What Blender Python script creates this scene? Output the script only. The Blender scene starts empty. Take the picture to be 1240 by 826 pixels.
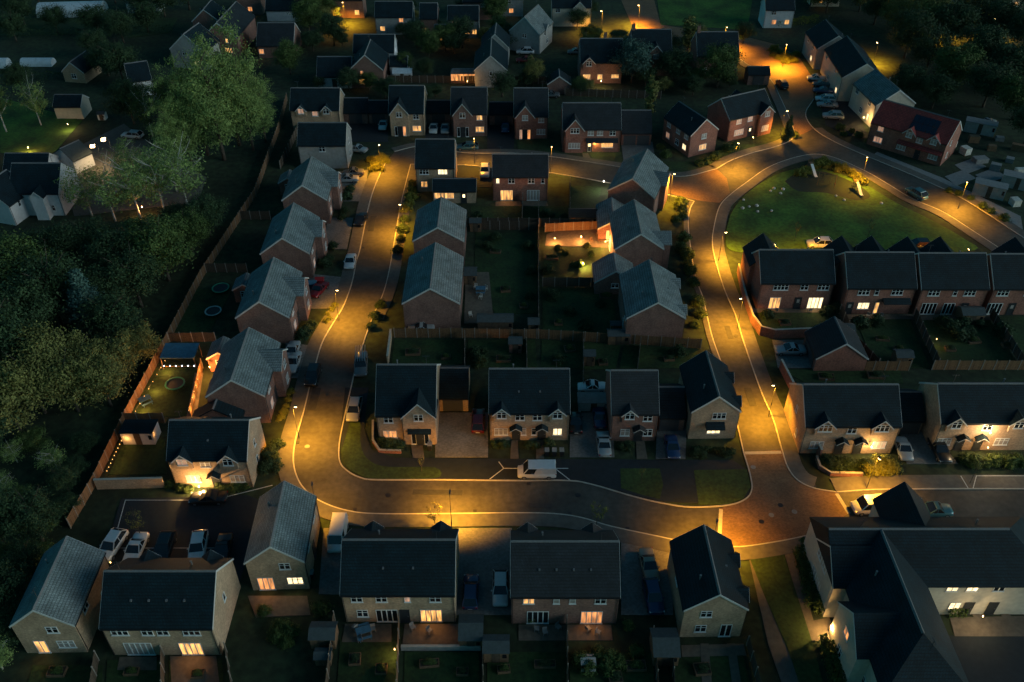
import bpy, math, random
from mathutils import Vector, Matrix
R = math.radians
random.seed(7)
sc = bpy.context.scene
C = sc.collection
# ------------------------------------------------------------------ camera, sky, light, exposure
CAM_H, CAM_DOWN, LENS_PX = 85.0, R(39.0), 1080.0
cam = bpy.data.cameras.new('camera')
cam.sensor_width = 36.0
cam.lens = LENS_PX / 1240.0 * 36.0
cam.clip_start, cam.clip_end = 1.0, 3000.0
cam_o = bpy.data.objects.new('camera', cam)
cam_o.location = (0, 0, CAM_H)
cam_o.rotation_euler = (math.pi / 2 - CAM_DOWN, 0, 0)
C.objects.link(cam_o)
sc.camera = cam_o

SUN_EL, SUN_AZ = R(3.0), R(108.0)          # afterglow low in the sky, off to the right (azimuth from +Y towards +X)
world = bpy.data.worlds.new('World')
sc.world = world
world.use_nodes = True
wn, wl = world.node_tree.nodes, world.node_tree.links
bg = wn['Background']
sky = wn.new('ShaderNodeTexSky')
sky.sky_type = 'NISHITA'
sky.sun_disc = False
sky.sun_elevation = SUN_EL
sky.sun_rotation = SUN_AZ
sky.altitude = 80
sky.air_density = 1.0
sky.dust_density = 0.3
sky.ozone_density = 4.0
tint = wn.new('ShaderNodeMix'); tint.data_type = 'RGBA'; tint.blend_type = 'MULTIPLY'
tint.inputs[0].default_value = 1.0
tint.inputs[7].default_value = (0.40, 0.96, 0.86, 1)
wl.new(sky.outputs[0], tint.inputs[6])
wl.new(tint.outputs[2], bg.inputs[0])
bg.inputs[1].default_value = 0.15
sky.ozone_density = 3.0

sun = bpy.data.lights.new('afterglow', 'SUN')
sun.energy = 1.35
sun.angle = R(40)
sun.color = (0.76, 0.90, 0.90)
sun_o = bpy.data.objects.new('afterglow', sun)
sd = Vector((math.sin(SUN_AZ) * math.cos(R(14)), math.cos(SUN_AZ) * math.cos(R(14)), math.sin(R(14))))
sun_o.rotation_euler = sd.to_track_quat('Z', 'Y').to_euler()
sun_o.location = (60, 60, 150)
C.objects.link(sun_o)

sc.view_settings.view_transform = 'Standard'
sc.view_settings.look = 'None'
sc.view_settings.exposure = 0.18
sc.view_settings.gamma = 1.0
sc.render.engine = 'CYCLES'
sc.cycles.use_denoising = True
sc.cycles.max_bounces = 3
sc.cycles.diffuse_bounces = 1
sc.cycles.glossy_bounces = 1
sc.cycles.transparent_max_bounces = 4
sc.cycles.sample_clamp_indirect = 3.0
sc.cycles.use_light_tree = True
sc.cycles.use_adaptive_sampling = True
sc.cycles.adaptive_threshold = 0.04

# ------------------------------------------------------------------ survey helper: photo point -> metres on the level z
_c, _s = math.cos(CAM_DOWN), math.sin(CAM_DOWN)
def at(px, py, z=0.0):
    u, v = (px - 620.0) / LENS_PX, (py - 413.0) / LENS_PX
    t = (z - CAM_H) / (-_s - v * _c)
    return Vector((u * t, (_c - v * _s) * t, z))
def proj(p):
    Z = p[2] - CAM_H
    d = p[1] * _c - Z * _s
    return (620 + LENS_PX * p[0] / d, 413 + LENS_PX * (-p[1] * _s - Z * _c) / d)

# ------------------------------------------------------------------ materials
MATS = {}
def _nodes(m):
    m.use_nodes = True
    nt = m.node_tree
    return nt, nt.nodes, nt.links, nt.nodes['Principled BSDF']
def mat(name, col, rough=0.8, var=0.25, scale=3.0, pat=None, col2=None, bump=0.0, metal=0.0, spec=0.5, coat=0.0, var2=0.0):
    """procedural surface: base colour broken by two octaves of noise; pat 'brick', 'tile', 'board', 'block' adds fine courses"""
    if name in MATS: return MATS[name]
    m = bpy.data.materials.new(name); MATS[name] = m
    nt, n, l, p = _nodes(m)
    p.inputs['Roughness'].default_value = rough
    p.inputs['Metallic'].default_value = metal
    p.inputs['Specular IOR Level'].default_value = spec
    if coat: p.inputs['Coat Weight'].default_value = coat; p.inputs['Coat Roughness'].default_value = 0.08
    tc = n.new('ShaderNodeTexCoord')
    no = n.new('ShaderNodeTexNoise'); no.inputs['Scale'].default_value = scale; no.inputs['Detail'].default_value = 6
    l.new(tc.outputs['Object'], no.inputs['Vector'])
    ramp = n.new('ShaderNodeValToRGB')
    c2 = col2 or tuple(min(1, c * (1 + var)) for c in col)
    c1 = tuple(c * (1 - var) for c in col)
    ramp.color_ramp.elements[0].position = 0.3; ramp.color_ramp.elements[0].color = (*c1, 1)
    ramp.color_ramp.elements[1].position = 0.72; ramp.color_ramp.elements[1].color = (*c2, 1)
    l.new(no.outputs['Fac'], ramp.inputs[0])
    out = ramp.outputs[0]
    hgt = no.outputs['Fac']
    if var2:
        nb = n.new('ShaderNodeTexNoise'); nb.inputs['Scale'].default_value = scale * 0.12; nb.inputs['Detail'].default_value = 4
        l.new(tc.outputs['Object'], nb.inputs['Vector'])
        mr = n.new('ShaderNodeMapRange'); mr.inputs[1].default_value = 0.3; mr.inputs[2].default_value = 0.7
        mr.inputs[3].default_value = 1 - var2; mr.inputs[4].default_value = 1 + var2
        l.new(nb.outputs['Fac'], mr.inputs[0])
        mx = n.new('ShaderNodeMix'); mx.data_type = 'RGBA'; mx.blend_type = 'MULTIPLY'; mx.inputs[0].default_value = 1
        l.new(out, mx.inputs[6]); l.new(mr.outputs[0], mx.inputs[7]); out = mx.outputs[2]
    if pat:
        sep = n.new('ShaderNodeSeparateXYZ'); l.new(tc.outputs['Object'], sep.inputs[0])
        add = n.new('ShaderNodeMath'); l.new(sep.outputs[0], add.inputs[0]); l.new(sep.outputs[1], add.inputs[1])
        cmb = n.new('ShaderNodeCombineXYZ')
        br = n.new('ShaderNodeTexBrick')
        if pat == 'block':
            l.new(sep.outputs[0], cmb.inputs[0]); l.new(sep.outputs[1], cmb.inputs[1])
        else:
            l.new(add.outputs[0], cmb.inputs[0]); l.new(sep.outputs[2], cmb.inputs[1])
        bw, rh, mo, dk = {'brick': (.225, .075, .010, .72), 'tile': (.30, .21, .028, .42), 'board': (.12, 4., .008, .6), 'block': (.24, .12, .010, .7)}[pat]
        br.inputs['Scale'].default_value = 1.0
        br.inputs['Brick Width'].default_value = bw; br.inputs['Row Height'].default_value = rh
        br.inputs['Mortar Size'].default_value = mo; br.inputs['Bias'].default_value = 0.0
        br.inputs['Color1'].default_value = (1.12, 1.12, 1.12, 1); br.inputs['Color2'].default_value = (.82, .82, .82, 1)
        br.inputs['Mortar'].default_value = (dk, dk, dk, 1)
        l.new(cmb.outputs[0], br.inputs['Vector'])
        mx = n.new('ShaderNodeMix'); mx.data_type = 'RGBA'; mx.blend_type = 'MULTIPLY'; mx.inputs[0].default_value = 1
        l.new(out, mx.inputs[6]); l.new(br.outputs['Color'], mx.inputs[7]); out = mx.outputs[2]
    if bump:
        b = n.new('ShaderNodeBump'); b.inputs['Strength'].default_value = bump; b.inputs['Distance'].default_value = 0.05
        l.new(hgt, b.inputs['Height']); l.new(b.outputs[0], p.inputs['Normal'])
    l.new(out, p.inputs['Base Color'])
    return m
def glow(name, col, strength, curtain=0.0):
    """a lit pane, lens or bulb; curtain > 0 breaks it into hanging folds and brighter and dimmer patches"""
    if name in MATS: return MATS[name]
    m = bpy.data.materials.new(name); MATS[name] = m
    nt, n, l, p = _nodes(m)
    p.inputs['Base Color'].default_value = (0.3, 0.3, 0.3, 1)
    p.inputs['Emission Color'].default_value = (*col, 1)
    p.inputs['Emission Strength'].default_value = strength
    if curtain:
        tc = n.new('ShaderNodeTexCoord')
        oi = n.new('ShaderNodeObjectInfo')
        mp = n.new('ShaderNodeMapping'); mp.inputs['Scale'].default_value = (5.0, 5.0, 0.9)
        l.new(tc.outputs['Object'], mp.inputs[0])
        ad = n.new('ShaderNodeVectorMath'); l.new(mp.outputs[0], ad.inputs[0])
        mu = n.new('ShaderNodeMath'); mu.operation = 'MULTIPLY'; mu.inputs[1].default_value = 37.0
        l.new(oi.outputs['Random'], mu.inputs[0]); l.new(mu.outputs[0], ad.inputs[1])
        no = n.new('ShaderNodeTexNoise'); no.inputs['Scale'].default_value = 0.55; no.inputs['Detail'].default_value = 3
        l.new(ad.outputs[0], no.inputs['Vector'])
        mr = n.new('ShaderNodeMapRange'); mr.inputs[1].default_value = .32; mr.inputs[2].default_value = .68
        mr.inputs[3].default_value = strength * (1 - curtain); mr.inputs[4].default_value = strength * (1 + curtain)
        l.new(no.outputs['Fac'], mr.inputs[0]); l.new(mr.outputs[0], p.inputs['Emission Strength'])
    return m
M = {}
M['buff'] = mat('buff_brick', (.46, .32, .21), .9, .22, 4, 'brick', var2=.2)
M['red'] = mat('red_brick', (.33, .14, .10), .9, .25, 4, 'brick', var2=.2)
M['brown'] = mat('brown_brick', (.26, .14, .11), .9, .25, 4, 'brick', var2=.2)
M['cream'] = mat('cream_render', (.52, .47, .38), .9, .10, 2, var2=.12)
M['white'] = mat('white_render', (.62, .63, .63), .9, .08, 2, var2=.12)
M['grey'] = mat('grey_render', (.34, .33, .31), .9, .12, 2, var2=.12)
M['slate'] = mat('slate_tiles', (.003, .017, .025), .78, .3, 5, 'tile', var2=.35, bump=.25, spec=.35)
M['brownroof'] = mat('brown_plain_tiles', (.015, .021, .027), .75, .3, 5, 'tile', var2=.35, bump=.25)
M['greyroof'] = mat('grey_concrete_tiles', (.170, .205, .208), .7, .25, 5, 'tile', var2=.30, bump=.25)
M['redroof'] = mat('red_clay_tiles', (.36, .05, .04), .7, .25, 5, 'tile', var2=.2, bump=.25)
M['upvc'] = mat('white_upvc', (.72, .73, .72), .45, .05, 2)
M['trim'] = mat('white_board', (.58, .58, .56), .6, .08, 2)
M['ridge'] = mat('ridge_tiles', (.15, .15, .155), .7, .2, 6)
M['gutter'] = mat('black_gutter', (.02, .02, .022), .4, .1, 2)
M['doordark'] = mat('dark_door', (.03, .035, .04), .45, .1, 2)
M['garagedoor'] = mat('garage_door', (.06, .065, .07), .5, .12, 6)
M['glass'] = mat('dark_window_glass', (.012, .016, .02), .08, .1, 1, spec=.8)
M['blind'] = mat('drawn_blind', (.34, .30, .27), .8, .12, 6)
M['W'] = glow('lit_white', (1, .72, .36), 1.9, .45)
M['Y'] = glow('lit_yellow', (1, .46, .11), 1.05, .75)
M['O'] = glow('lit_orange', (1, .36, .09), .8, .7)
M['D'] = glow('lit_dim', (1, .50, .28), .35, .5)
M['K'] = glow('lit_cool', (.80, .86, 1.0), .8, .5)
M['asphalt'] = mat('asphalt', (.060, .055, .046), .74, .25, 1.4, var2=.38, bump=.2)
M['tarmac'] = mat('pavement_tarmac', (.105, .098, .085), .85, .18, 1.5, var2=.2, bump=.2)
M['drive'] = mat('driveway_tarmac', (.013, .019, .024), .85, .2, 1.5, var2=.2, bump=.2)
M['block'] = mat('red_block_paving', (.185, .105, .055), .8, .2, 3, 'block', var2=.2)
M['greyblock'] = mat('grey_block_paving', (.17, .165, .155), .85, .2, 3, 'block', var2=.2)
M['flag'] = mat('paving_flags', (.13, .105, .078), .85, .2, 2, var2=.2)
M['kerb'] = mat('concrete_kerb', (.42, .39, .33), .85, .15, 2)
M['line'] = mat('white_road_paint', (.55, .55, .53), .7, .2, 6)
M['grass'] = mat('lawn_grass', (.020, .046, .010), .95, .35, 2.2, var2=.35, bump=.6)
M['litgrass'] = mat('lamplit_grass', (.044, .108, .012), .95, .35, 1.6, var2=.5, bump=.6)  # lighter copy of the lawn green, lamplight put into its colour
M['verge'] = mat('verge_grass', (.030, .056, .012), .95, .35, 2.5, var2=.3, bump=.6)
M['earth'] = mat('rough_ground', (.022, .036, .014), .98, .5, .9, var2=.45, bump=.6)
M['fence'] = mat('timber_fence', (.20, .105, .05), .85, .25, 3, 'board')
M['darkfence'] = mat('dark_timber_fence', (.085, .06, .04), .9, .25, 3, 'board')
M['post'] = mat('concrete_post', (.26, .23, .2), .9, .15, 3)
M['timber'] = mat('timber', (.17, .10, .055), .85, .25, 4)
M['felt'] = mat('roof_felt', (.05, .065, .068), .9, .2, 3)
M['metal'] = mat('galvanised_pole', (.10, .105, .11), .45, .1, 3, metal=.6)
M['black'] = mat('black_metal', (.018, .018, .02), .5, .1, 3)
M['tyre'] = mat('tyre_rubber', (.015, .015, .016), .85, .1, 3)
M['rim'] = mat('alloy_rim', (.35, .36, .37), .35, .1, 3, metal=.8)
M['headl'] = mat('headlight_glass', (.6, .62, .64), .15, .05, 3, spec=.8)
M['taill'] = mat('tail_light', (.30, .012, .01), .25, .05, 3)
M['poly'] = mat('polytunnel_sheet', (.55, .62, .66), .5, .12, 2)
M['bark'] = mat('bark', (.075, .058, .042), .95, .3, 5)
M['birch'] = mat('birch_bark', (.42, .40, .36), .9, .3, 5)
M['newtar'] = mat('fresh_tarmac_patch', (.038, .038, .038), .8, .2, 2)
M['soil'] = mat('soil_bed', (.045, .032, .022), .95, .3, 3)
M['rubber'] = mat('playground_rubber', (.008, .022, .013), .9, .2, 2)
M['stone'] = mat('pale_stone', (.55, .52, .46), .9, .2, 2)
M['bluecloth'] = mat('blue_cover', (.06, .16, .24), .7, .2, 2)
M['redplastic'] = mat('red_plastic', (.42, .02, .02), .5, .1, 2)
M['green'] = mat('green_rim', (.05, .30, .16), .6, .1, 2)
M['slab'] = mat('grey_concrete', (.22, .22, .215), .9, .15, 2)
M['solar'] = mat('solar_cells', (.012, .018, .035), .2, .1, 3, spec=.7)
M['lamp'] = glow('lamp_lens', (1, .62, .22), 18.0)
M['lampw'] = glow('white_lamp_lens', (1, .66, .28), 14.0)
M['bulb'] = glow('bulb', (1, .50, .12), 3.2)
M['bulbw'] = glow('cool_bulb', (.75, .85, 1), 7.0)
def leafmat(name, col, col2):
    m = mat(name, col, .75, .35, .8, col2=col2, spec=.3)
    return m
M['leaf'] = leafmat('leaf_green', (0.048, 0.084, 0.022), (0.102, 0.157, 0.038))
M['leafdark'] = leafmat('leaf_dark', (0.026, 0.054, 0.022), (0.051, 0.094, 0.035))
M['leafpale'] = leafmat('leaf_pale_green', (0.14, 0.22, 0.065), (0.28, 0.38, 0.11))
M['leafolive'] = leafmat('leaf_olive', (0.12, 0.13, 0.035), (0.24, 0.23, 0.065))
M['leafblue'] = leafmat('leaf_blue_green', (0.042, 0.093, 0.077), (0.083, 0.157, 0.128))
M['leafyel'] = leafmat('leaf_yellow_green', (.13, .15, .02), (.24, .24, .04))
PAINT = {}
def paint(name, col, metal=.2):
    if name not in PAINT: PAINT[name] = mat('car_paint_' + name, col, .32, .06, 2, metal=metal, coat=.6)
    return PAINT[name]
for k, v in dict(white=(.62, .63, .63), silver=(.34, .36, .37), grey=(.12, .125, .13), black=(.012, .013, .015), blue=(.02, .045, .12), red=(.22, .012, .016), teal=(.05, .15, .17), darkred=(.10, .01, .018), palegold=(.30, .27, .20)).items(): paint(k, v)

# ------------------------------------------------------------------ mesh helpers
class MB:
    def __init__(s): s.v, s.f = [], []
    def quad(s, *p):
        i = len(s.v); s.v += [tuple(q) for q in p]; s.f.append(tuple(range(i, i + len(p))))
    def box(s, x0, x1, y0, y1, z0, z1):
        i = len(s.v)
        s.v += [(x0, y0, z0), (x1, y0, z0), (x1, y1, z0), (x0, y1, z0), (x0, y0, z1), (x1, y0, z1), (x1, y1, z1), (x0, y1, z1)]
        s.f += [tuple(i + k for k in q) for q in ((3, 2, 1, 0), (4, 5, 6, 7), (0, 1, 5, 4), (1, 2, 6, 5), (2, 3, 7, 6), (3, 0, 4, 7))]
        return s
    def prism(s, poly, axis, a, b):
        """extrude a polygon given in the two other axes, from a to b along axis 0/1/2"""
        i, n = len(s.v), len(poly)
        for t in (a, b):
            for p in poly:
                q = list(p); q.insert(axis, t); s.v.append(tuple(q))
        s.f.append(tuple(i + k for k in range(n))[::-1]); s.f.append(tuple(i + n + k for k in range(n)))
        for k in range(n):
            j = (k + 1) % n
            s.f.append((i + k, i + j, i + n + j, i + n + k))
        return s
    def loft(s, rings, cap=True):
        i, n = len(s.v), len(rings[0])
        for r in rings: s.v += [tuple(p) for p in r]
        for a in range(len(rings) - 1):
            for k in range(n):
                j = (k + 1) % n
                s.f.append((i + a * n + k, i + a * n + j, i + (a + 1) * n + j, i + (a + 1) * n + k))
        if cap:
            s.f.append(tuple(i + k for k in range(n))[::-1]); s.f.append(tuple(i + (len(rings) - 1) * n + k for k in range(n)))
        return s
    def tube(s, p, q, r0, r1=None, n=6):
        p, q = Vector(p), Vector(q); r1 = r0 if r1 is None else r1
        d = (q - p).normalized(); a = d.orthogonal().normalized(); b = d.cross(a)
        rs = [[c + (a * math.cos(2 * math.pi * k / n) + b * math.sin(2 * math.pi * k / n)) * r for k in range(n)] for c, r in ((p, r0), (q, r1))]
        return s.loft(rs)
    def bar(s, p, q, w, h):
        """a straight bar of width w and height h between two points"""
        p, q = Vector(p), Vector(q); d = (q - p).normalized()
        side = d.cross(Vector((0, 0, 1)));
        if side.length < .01: side = Vector((1, 0, 0))
        side.normalize(); up = side.cross(d)
        rs = [[c + side * a * w / 2 + up * b * h / 2 for a, b in ((-1, -1), (1, -1), (1, 1), (-1, 1))] for c in (p, q)]
        return s.loft(rs)
    def mesh(s, name, smooth=False):
        me = bpy.data.meshes.new(name); me.from_pydata(s.v, [], s.f)
        import bmesh
        bm = bmesh.new(); bm.from_mesh(me); bmesh.ops.recalc_face_normals(bm, faces=bm.faces); bm.to_mesh(me); bm.free()
        if smooth:
            for p in me.polygons: p.use_smooth = True
        return me
    def rawmesh(s, name):
        me = bpy.data.meshes.new(name); me.from_pydata(s.v, [], s.f); return me
    def build(s, name, m, parent=None, smooth=False):
        me = s.mesh(name, smooth); me.materials.append(m)
        return link(name, me, parent)
def link(name, me, parent=None, loc=None, rz=0.0, m=None):
    o = bpy.data.objects.new(name, me); C.objects.link(o)
    if parent: o.parent = parent
    if loc is not None: o.location = loc
    if rz: o.rotation_euler = (0, 0, rz)
    if m is not None:
        o.material_slots[0].link = 'OBJECT'; o.material_slots[0].material = m
    return o
def thing(name, label, cat, loc=(0, 0, 0), rz=0.0, group=None):
    o = bpy.data.objects.new(name, None); C.objects.link(o)
    o.empty_display_size = .5
    o.location = loc; o.rotation_euler = (0, 0, rz)
    o['label'] = label; o['category'] = cat
    if group: o['group'] = group
    return o
def tag(o, label, cat, group=None):
    o['label'] = label; o['category'] = cat
    if group: o['group'] = group
    return o
ORD = 'leftmost|second from left|third from left|fourth from left|fifth from left|sixth from left|seventh from left|eighth from left|ninth from left|tenth from left|eleventh from left|twelfth from left'.split('|')
def nth(i, n, label):
    """tell members of a row apart by their place in it"""
    if n > 12: return label
    w = ('rightmost' if i == n - 1 and n > 2 else ORD[i]); t = label + ', ' + w
    return t if len(t.split()) <= 16 else label
CACHE = {}
def cached(key, fn):
    if key not in CACHE: CACHE[key] = fn()
    return CACHE[key]
# ------------------------------------------------------------------ the setting: ground, roads, pavements, lawns
def smooth(pts, n=6):
    """Catmull-Rom through survey points (already on the ground)"""
    out = []
    P = [2 * pts[0] - pts[1]] + list(pts) + [2 * pts[-1] - pts[-2]]
    for i in range(1, len(P) - 2):
        p0, p1, p2, p3 = P[i - 1], P[i], P[i + 1], P[i + 2]
        for k in range(n):
            t = k / n
            out.append(.5 * ((2 * p1) + (p2 - p0) * t + (2 * p0 - 5 * p1 + 4 * p2 - p3) * t * t + (3 * p1 - p0 - 3 * p2 + p3) * t ** 3))
    out.append(P[-2]); return out
def gp(px): return [at(x, y) for x, y in px]
def struct(o): o['kind'] = 'structure'; return o
def sheet(name, pts, z, m):
    b = MB(); b.quad(*[(p.x, p.y, z) for p in pts]); o = b.build(name, m)
    if o.data.polygons[0].normal.z < 0: o.data.flip_normals()
    return struct(o)
def slab(name, pts, z, m, z0=-.05):
    b = MB(); b.prism([(p.x, p.y) for p in pts], 2, z0, z); return struct(b.build(name, m))
def offset(pts, d):
    """polyline shifted by d to its left"""
    out = []
    for i, p in enumerate(pts):
        a, b = pts[max(0, i - 1)], pts[min(len(pts) - 1, i + 1)]
        t = (b - a).normalized(); out.append(p + Vector((-t.y, t.x, 0)) * d)
    return out
def strip(name, pts, d0, d1, z0, z1, m):
    """a long raised band between two offsets of a line: kerbs and pavements"""
    A, B_ = offset(pts, d0), offset(pts, d1)
    b = MB()
    b.loft([[(p.x, p.y, z0), (q.x, q.y, z0), (q.x, q.y, z1), (p.x, p.y, z1)] for p, q in zip(A, B_)])
    return struct(b.build(name, m))

b = MB(); b.quad((-900, 20, 0), (900, 20, 0), (900, 1500, 0), (-900, 1500, 0))
struct(b.build('ground', M['earth']))

# kerb lines, in the order one walks along them
K_west = smooth(gp([(468, 196), (456, 222), (447, 250), (437, 300), (432, 317), (427, 342), (417, 370), (402, 395), (391, 415), (384, 437), (376, 467), (369, 497), (359, 532), (356, 557), (361, 579), (373, 596), (393, 609), (420, 618), (455, 622), (540, 622), (620, 621), (671, 622), (705, 627), (739, 637), (790, 648), (830, 656), (868, 659)]))
K_mid = smooth(gp([(497, 199), (491, 222), (485, 247), (480, 275), (471, 327), (463, 357), (450, 386), (438, 420), (430, 446), (424, 472), (415, 512), (410, 540), (411, 560), (420, 571), (435, 579), (455, 582), (527, 582), (627, 583), (688, 583), (718, 588), (766, 602), (800, 610), (835, 615), (880, 613), (902, 606), (911, 594), (909, 575), (901, 548)]))
K_westN = smooth(gp([(901, 548), (892, 508), (883, 470), (874, 440), (862, 405), (852, 362), (843, 337), (837, 302), (834, 272), (836, 254), (841, 244)]))
K_east = smooth(gp([(1013, 597), (985, 592), (965, 582), (953, 566), (946, 545), (935, 507), (920, 472), (900, 415), (890, 382), (877, 352), (866, 317), (862, 295), (864, 275), (871, 250), (885, 235), (905, 220), (928, 204), (955, 193), (985, 187), (1010, 191), (1047, 207), (1075, 223), (1105, 241), (1142, 257), (1180, 281), (1215, 304), (1240, 322)]))
K_north = smooth(gp([(868, 205), (885, 195), (910, 186), (940, 178), (958, 170), (962, 160), (955, 140), (945, 118), (936, 100), (922, 86), (905, 78), (890, 66)]))
K_ne = smooth(gp([(985, 120), (975, 138), (985, 156), (1010, 172), (1055, 192), (1110, 215), (1167, 242), (1240, 289), (1300, 325)]))
K_up_s = smooth(gp([(497, 199), (525, 200), (560, 200), (596, 203), (640, 206), (690, 213), (740, 222), (790, 232), (818, 238), (841, 244)]))
K_up_n = smooth(gp([(478, 184), (505, 178), (530, 181), (570, 186), (620, 186), (665, 190), (700, 195), (752, 203), (795, 211), (830, 214), (868, 205)]))
K_rt_n = smooth(gp([(1013, 597), (1060, 594), (1140, 593), (1240, 593), (1330, 593)]))
# carriageways
ROAD = .02
left_road = K_west[:] + [at(871, 618)] + K_mid[:K_mid.index(min(K_mid, key=lambda p: (p - at(880, 613)).length))][::-1]
sheet('road', left_road, ROAD, M['asphalt'])
sheet('road', [at(468, 196), at(478, 184), at(497, 178), at(512, 186), at(497, 199)], ROAD + .004, M['asphalt'])
iE = min(range(len(K_east)), key=lambda i: (K_east[i] - at(946, 545)).length)
iE2 = min(range(len(K_east)), key=lambda i: (K_east[i] - at(871, 250)).length)
sheet('road', K_westN + K_east[iE:iE2 + 1][::-1], ROAD, M['asphalt'])
sheet('road', K_up_n + [at(885, 235), at(871, 250)] + K_up_s[::-1], ROAD + .008, M['asphalt'])
iE3 = min(range(len(K_east)), key=lambda i: (K_east[i] - at(885, 235)).length)
iE4 = min(range(len(K_east)), key=lambda i: (K_east[i] - at(985, 187)).length)
iN = min(range(len(K_north)), key=lambda i: (K_north[i] - at(958, 170)).length)
sheet('road', K_north[:iN + 1] + [at(985, 156)] + K_east[iE3:iE4 + 1][::-1], ROAD + .012, M['asphalt'])
iNE = min(range(len(K_ne)), key=lambda i: (K_ne[i] - at(985, 156)).length)
sheet('road', K_ne[iNE:] + [at(1300, 350)] + K_east[iE4:][::-1], ROAD + .016, M['asphalt'])
sheet('road', K_north[iN:] + gp([(872, 52), (820, 46), (780, 44), (765, 30), (752, 0), (792, 0), (800, 30), (850, 38), (900, 44), (940, 54), (968, 70), (985, 96)]) + K_ne[:iNE + 1], ROAD + .020, M['block'])
sheet('road', K_rt_n + gp([(1330, 652), (1120, 650), (1040, 648), (992, 646)]) + [at(1028, 622)], ROAD + .004, M['asphalt'])
# the red block table at the crossroads, with its pale edging rows
table = gp([(871, 616)]) + [p for p in K_mid[K_mid.index(min(K_mid, key=lambda p: (p - at(880, 613)).length)):]] + K_east[:iE + 1][::-1] + gp([(1013, 597), (1028, 622), (992, 645), (945, 655), (895, 662), (868, 659)])
sheet('road_table', table, ROAD + .028, M['block'])
sheet('road_table', gp([(800, 212), (830, 214), (868, 205), (880, 216), (884, 234), (871, 246), (846, 243), (818, 236), (798, 231)]), ROAD + .034, M['block'])
for a, c_, w in (((873, 617), (871, 656), .45), ((902, 549), (946, 548), .5), ((1013, 598), (1028, 622), .45)):
    p, q = at(*a), at(*c_); strip('edging_row', [p, q], -w / 2, w / 2, .0, ROAD + .034, M['kerb'])
def kerb(pts, side=1): return strip('kerb', pts, 0, .16 * side, -.05, .125, M['kerb'])
def pave(pts, w, side=1, m='tarmac', name='pavement'): return strip(name, pts, .16 * side, w * side, -.05, .11, M[m])
kerb(K_west, -1); pave(K_west, 2.1, -1)
kerb(K_mid, 1)
def part(pts, a, b_):
    i = min(range(len(pts)), key=lambda k: (pts[k] - at(*a)).length); j = min(range(len(pts)), key=lambda k: (pts[k] - at(*b_)).length)
    return pts[i:j + 1]
pave(part(K_mid, (497, 199), (450, 386)), 1.9)
kerb(K_westN, 1); pave(part(K_westN, (883, 470), (841, 244)), .9)
kerb(K_east, -1); pave(part(K_east, (985, 592), (871, 250)), 2.1, -1); pave(part(K_east, (871, 250), (1240, 322)), 2.0, -1)
kerb(K_north, 1); pave(K_north, 2.0, 1)
kerb(K_ne, 1); pave(part(K_ne, (985, 156), (1300, 325)), 2.0, 1)
kerb(K_up_s, -1); kerb(K_up_n, 1); pave(K_up_n, 1.8, 1)
kerb(K_rt_n, 1); pave(K_rt_n, 2.4, 1)
kerb(smooth(gp([(868, 659), (895, 662), (945, 655), (992, 645)])), -1)
pave(smooth(gp([(868, 659), (895, 662), (945, 655), (992, 645)])), 2.0, -1)
# service lane and parking strip in front of the middle row
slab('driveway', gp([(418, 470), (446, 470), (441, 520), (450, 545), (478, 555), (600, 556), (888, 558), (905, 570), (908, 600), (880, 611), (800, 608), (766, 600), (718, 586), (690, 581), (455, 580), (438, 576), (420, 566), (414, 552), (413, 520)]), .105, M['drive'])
def lawn(pts, z=.115, m='verge', name='grass_verge'): return slab(name, pts, z, M[m])
lawn(smooth(gp([(424, 512), (436, 512), (437, 540), (447, 558), (470, 566), (527, 567), (527, 580), (455, 580), (436, 576), (420, 566), (413, 548)]), 4), .125)
lawn(gp([(751, 568), (799, 568), (803, 588), (799, 605), (778, 600), (752, 592)]), .125)
lawn(smooth(gp([(840, 570), (904, 569), (909, 590), (900, 604), (880, 611), (846, 611)]), 1), .125)
# drives and yards
slab('driveway', gp([(527, 500), (591, 500), (591, 554), (527, 554)]), .09, M['greyblock'])
slab('driveway', gp([(690, 500), (742, 500), (744, 554), (690, 554)]), .09, M['greyblock'])
slab('driveway', gp([(796, 500), (832, 500), (830, 556), (794, 556)]), .09, M['greyblock'])
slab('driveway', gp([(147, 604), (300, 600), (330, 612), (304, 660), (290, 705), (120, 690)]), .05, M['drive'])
slab('driveway', gp([(553, 640), (620, 640), (624, 745), (552, 745)]), .09, M['greyblock'])
slab('driveway', gp([(392, 640), (416, 640), (416, 720), (386, 720)]), .09, M['greyblock'])
slab('driveway', gp([(752, 642), (812, 656), (815, 745), (752, 745)]), .09, M['greyblock'])
slab('driveway', gp([(1088, 515), (1122, 515), (1160, 562), (1098, 562)]), .09, M['greyblock'])
slab('driveway', gp([(935, 412), (990, 412), (990, 446), (942, 446)]), .09, M['greyblock'])
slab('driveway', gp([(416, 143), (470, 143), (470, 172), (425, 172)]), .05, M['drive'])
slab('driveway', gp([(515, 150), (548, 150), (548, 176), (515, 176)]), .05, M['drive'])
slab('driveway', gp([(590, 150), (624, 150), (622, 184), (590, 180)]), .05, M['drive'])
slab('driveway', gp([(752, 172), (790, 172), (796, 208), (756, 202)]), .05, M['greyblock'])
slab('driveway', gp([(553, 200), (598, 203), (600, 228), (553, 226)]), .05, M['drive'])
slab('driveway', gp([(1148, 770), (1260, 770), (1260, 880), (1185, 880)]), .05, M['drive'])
slab('driveway', gp([(985, 90), (1002, 82), (1040, 140), (1052, 168), (1030, 165), (1000, 152)]), .05, M['drive'])
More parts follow.
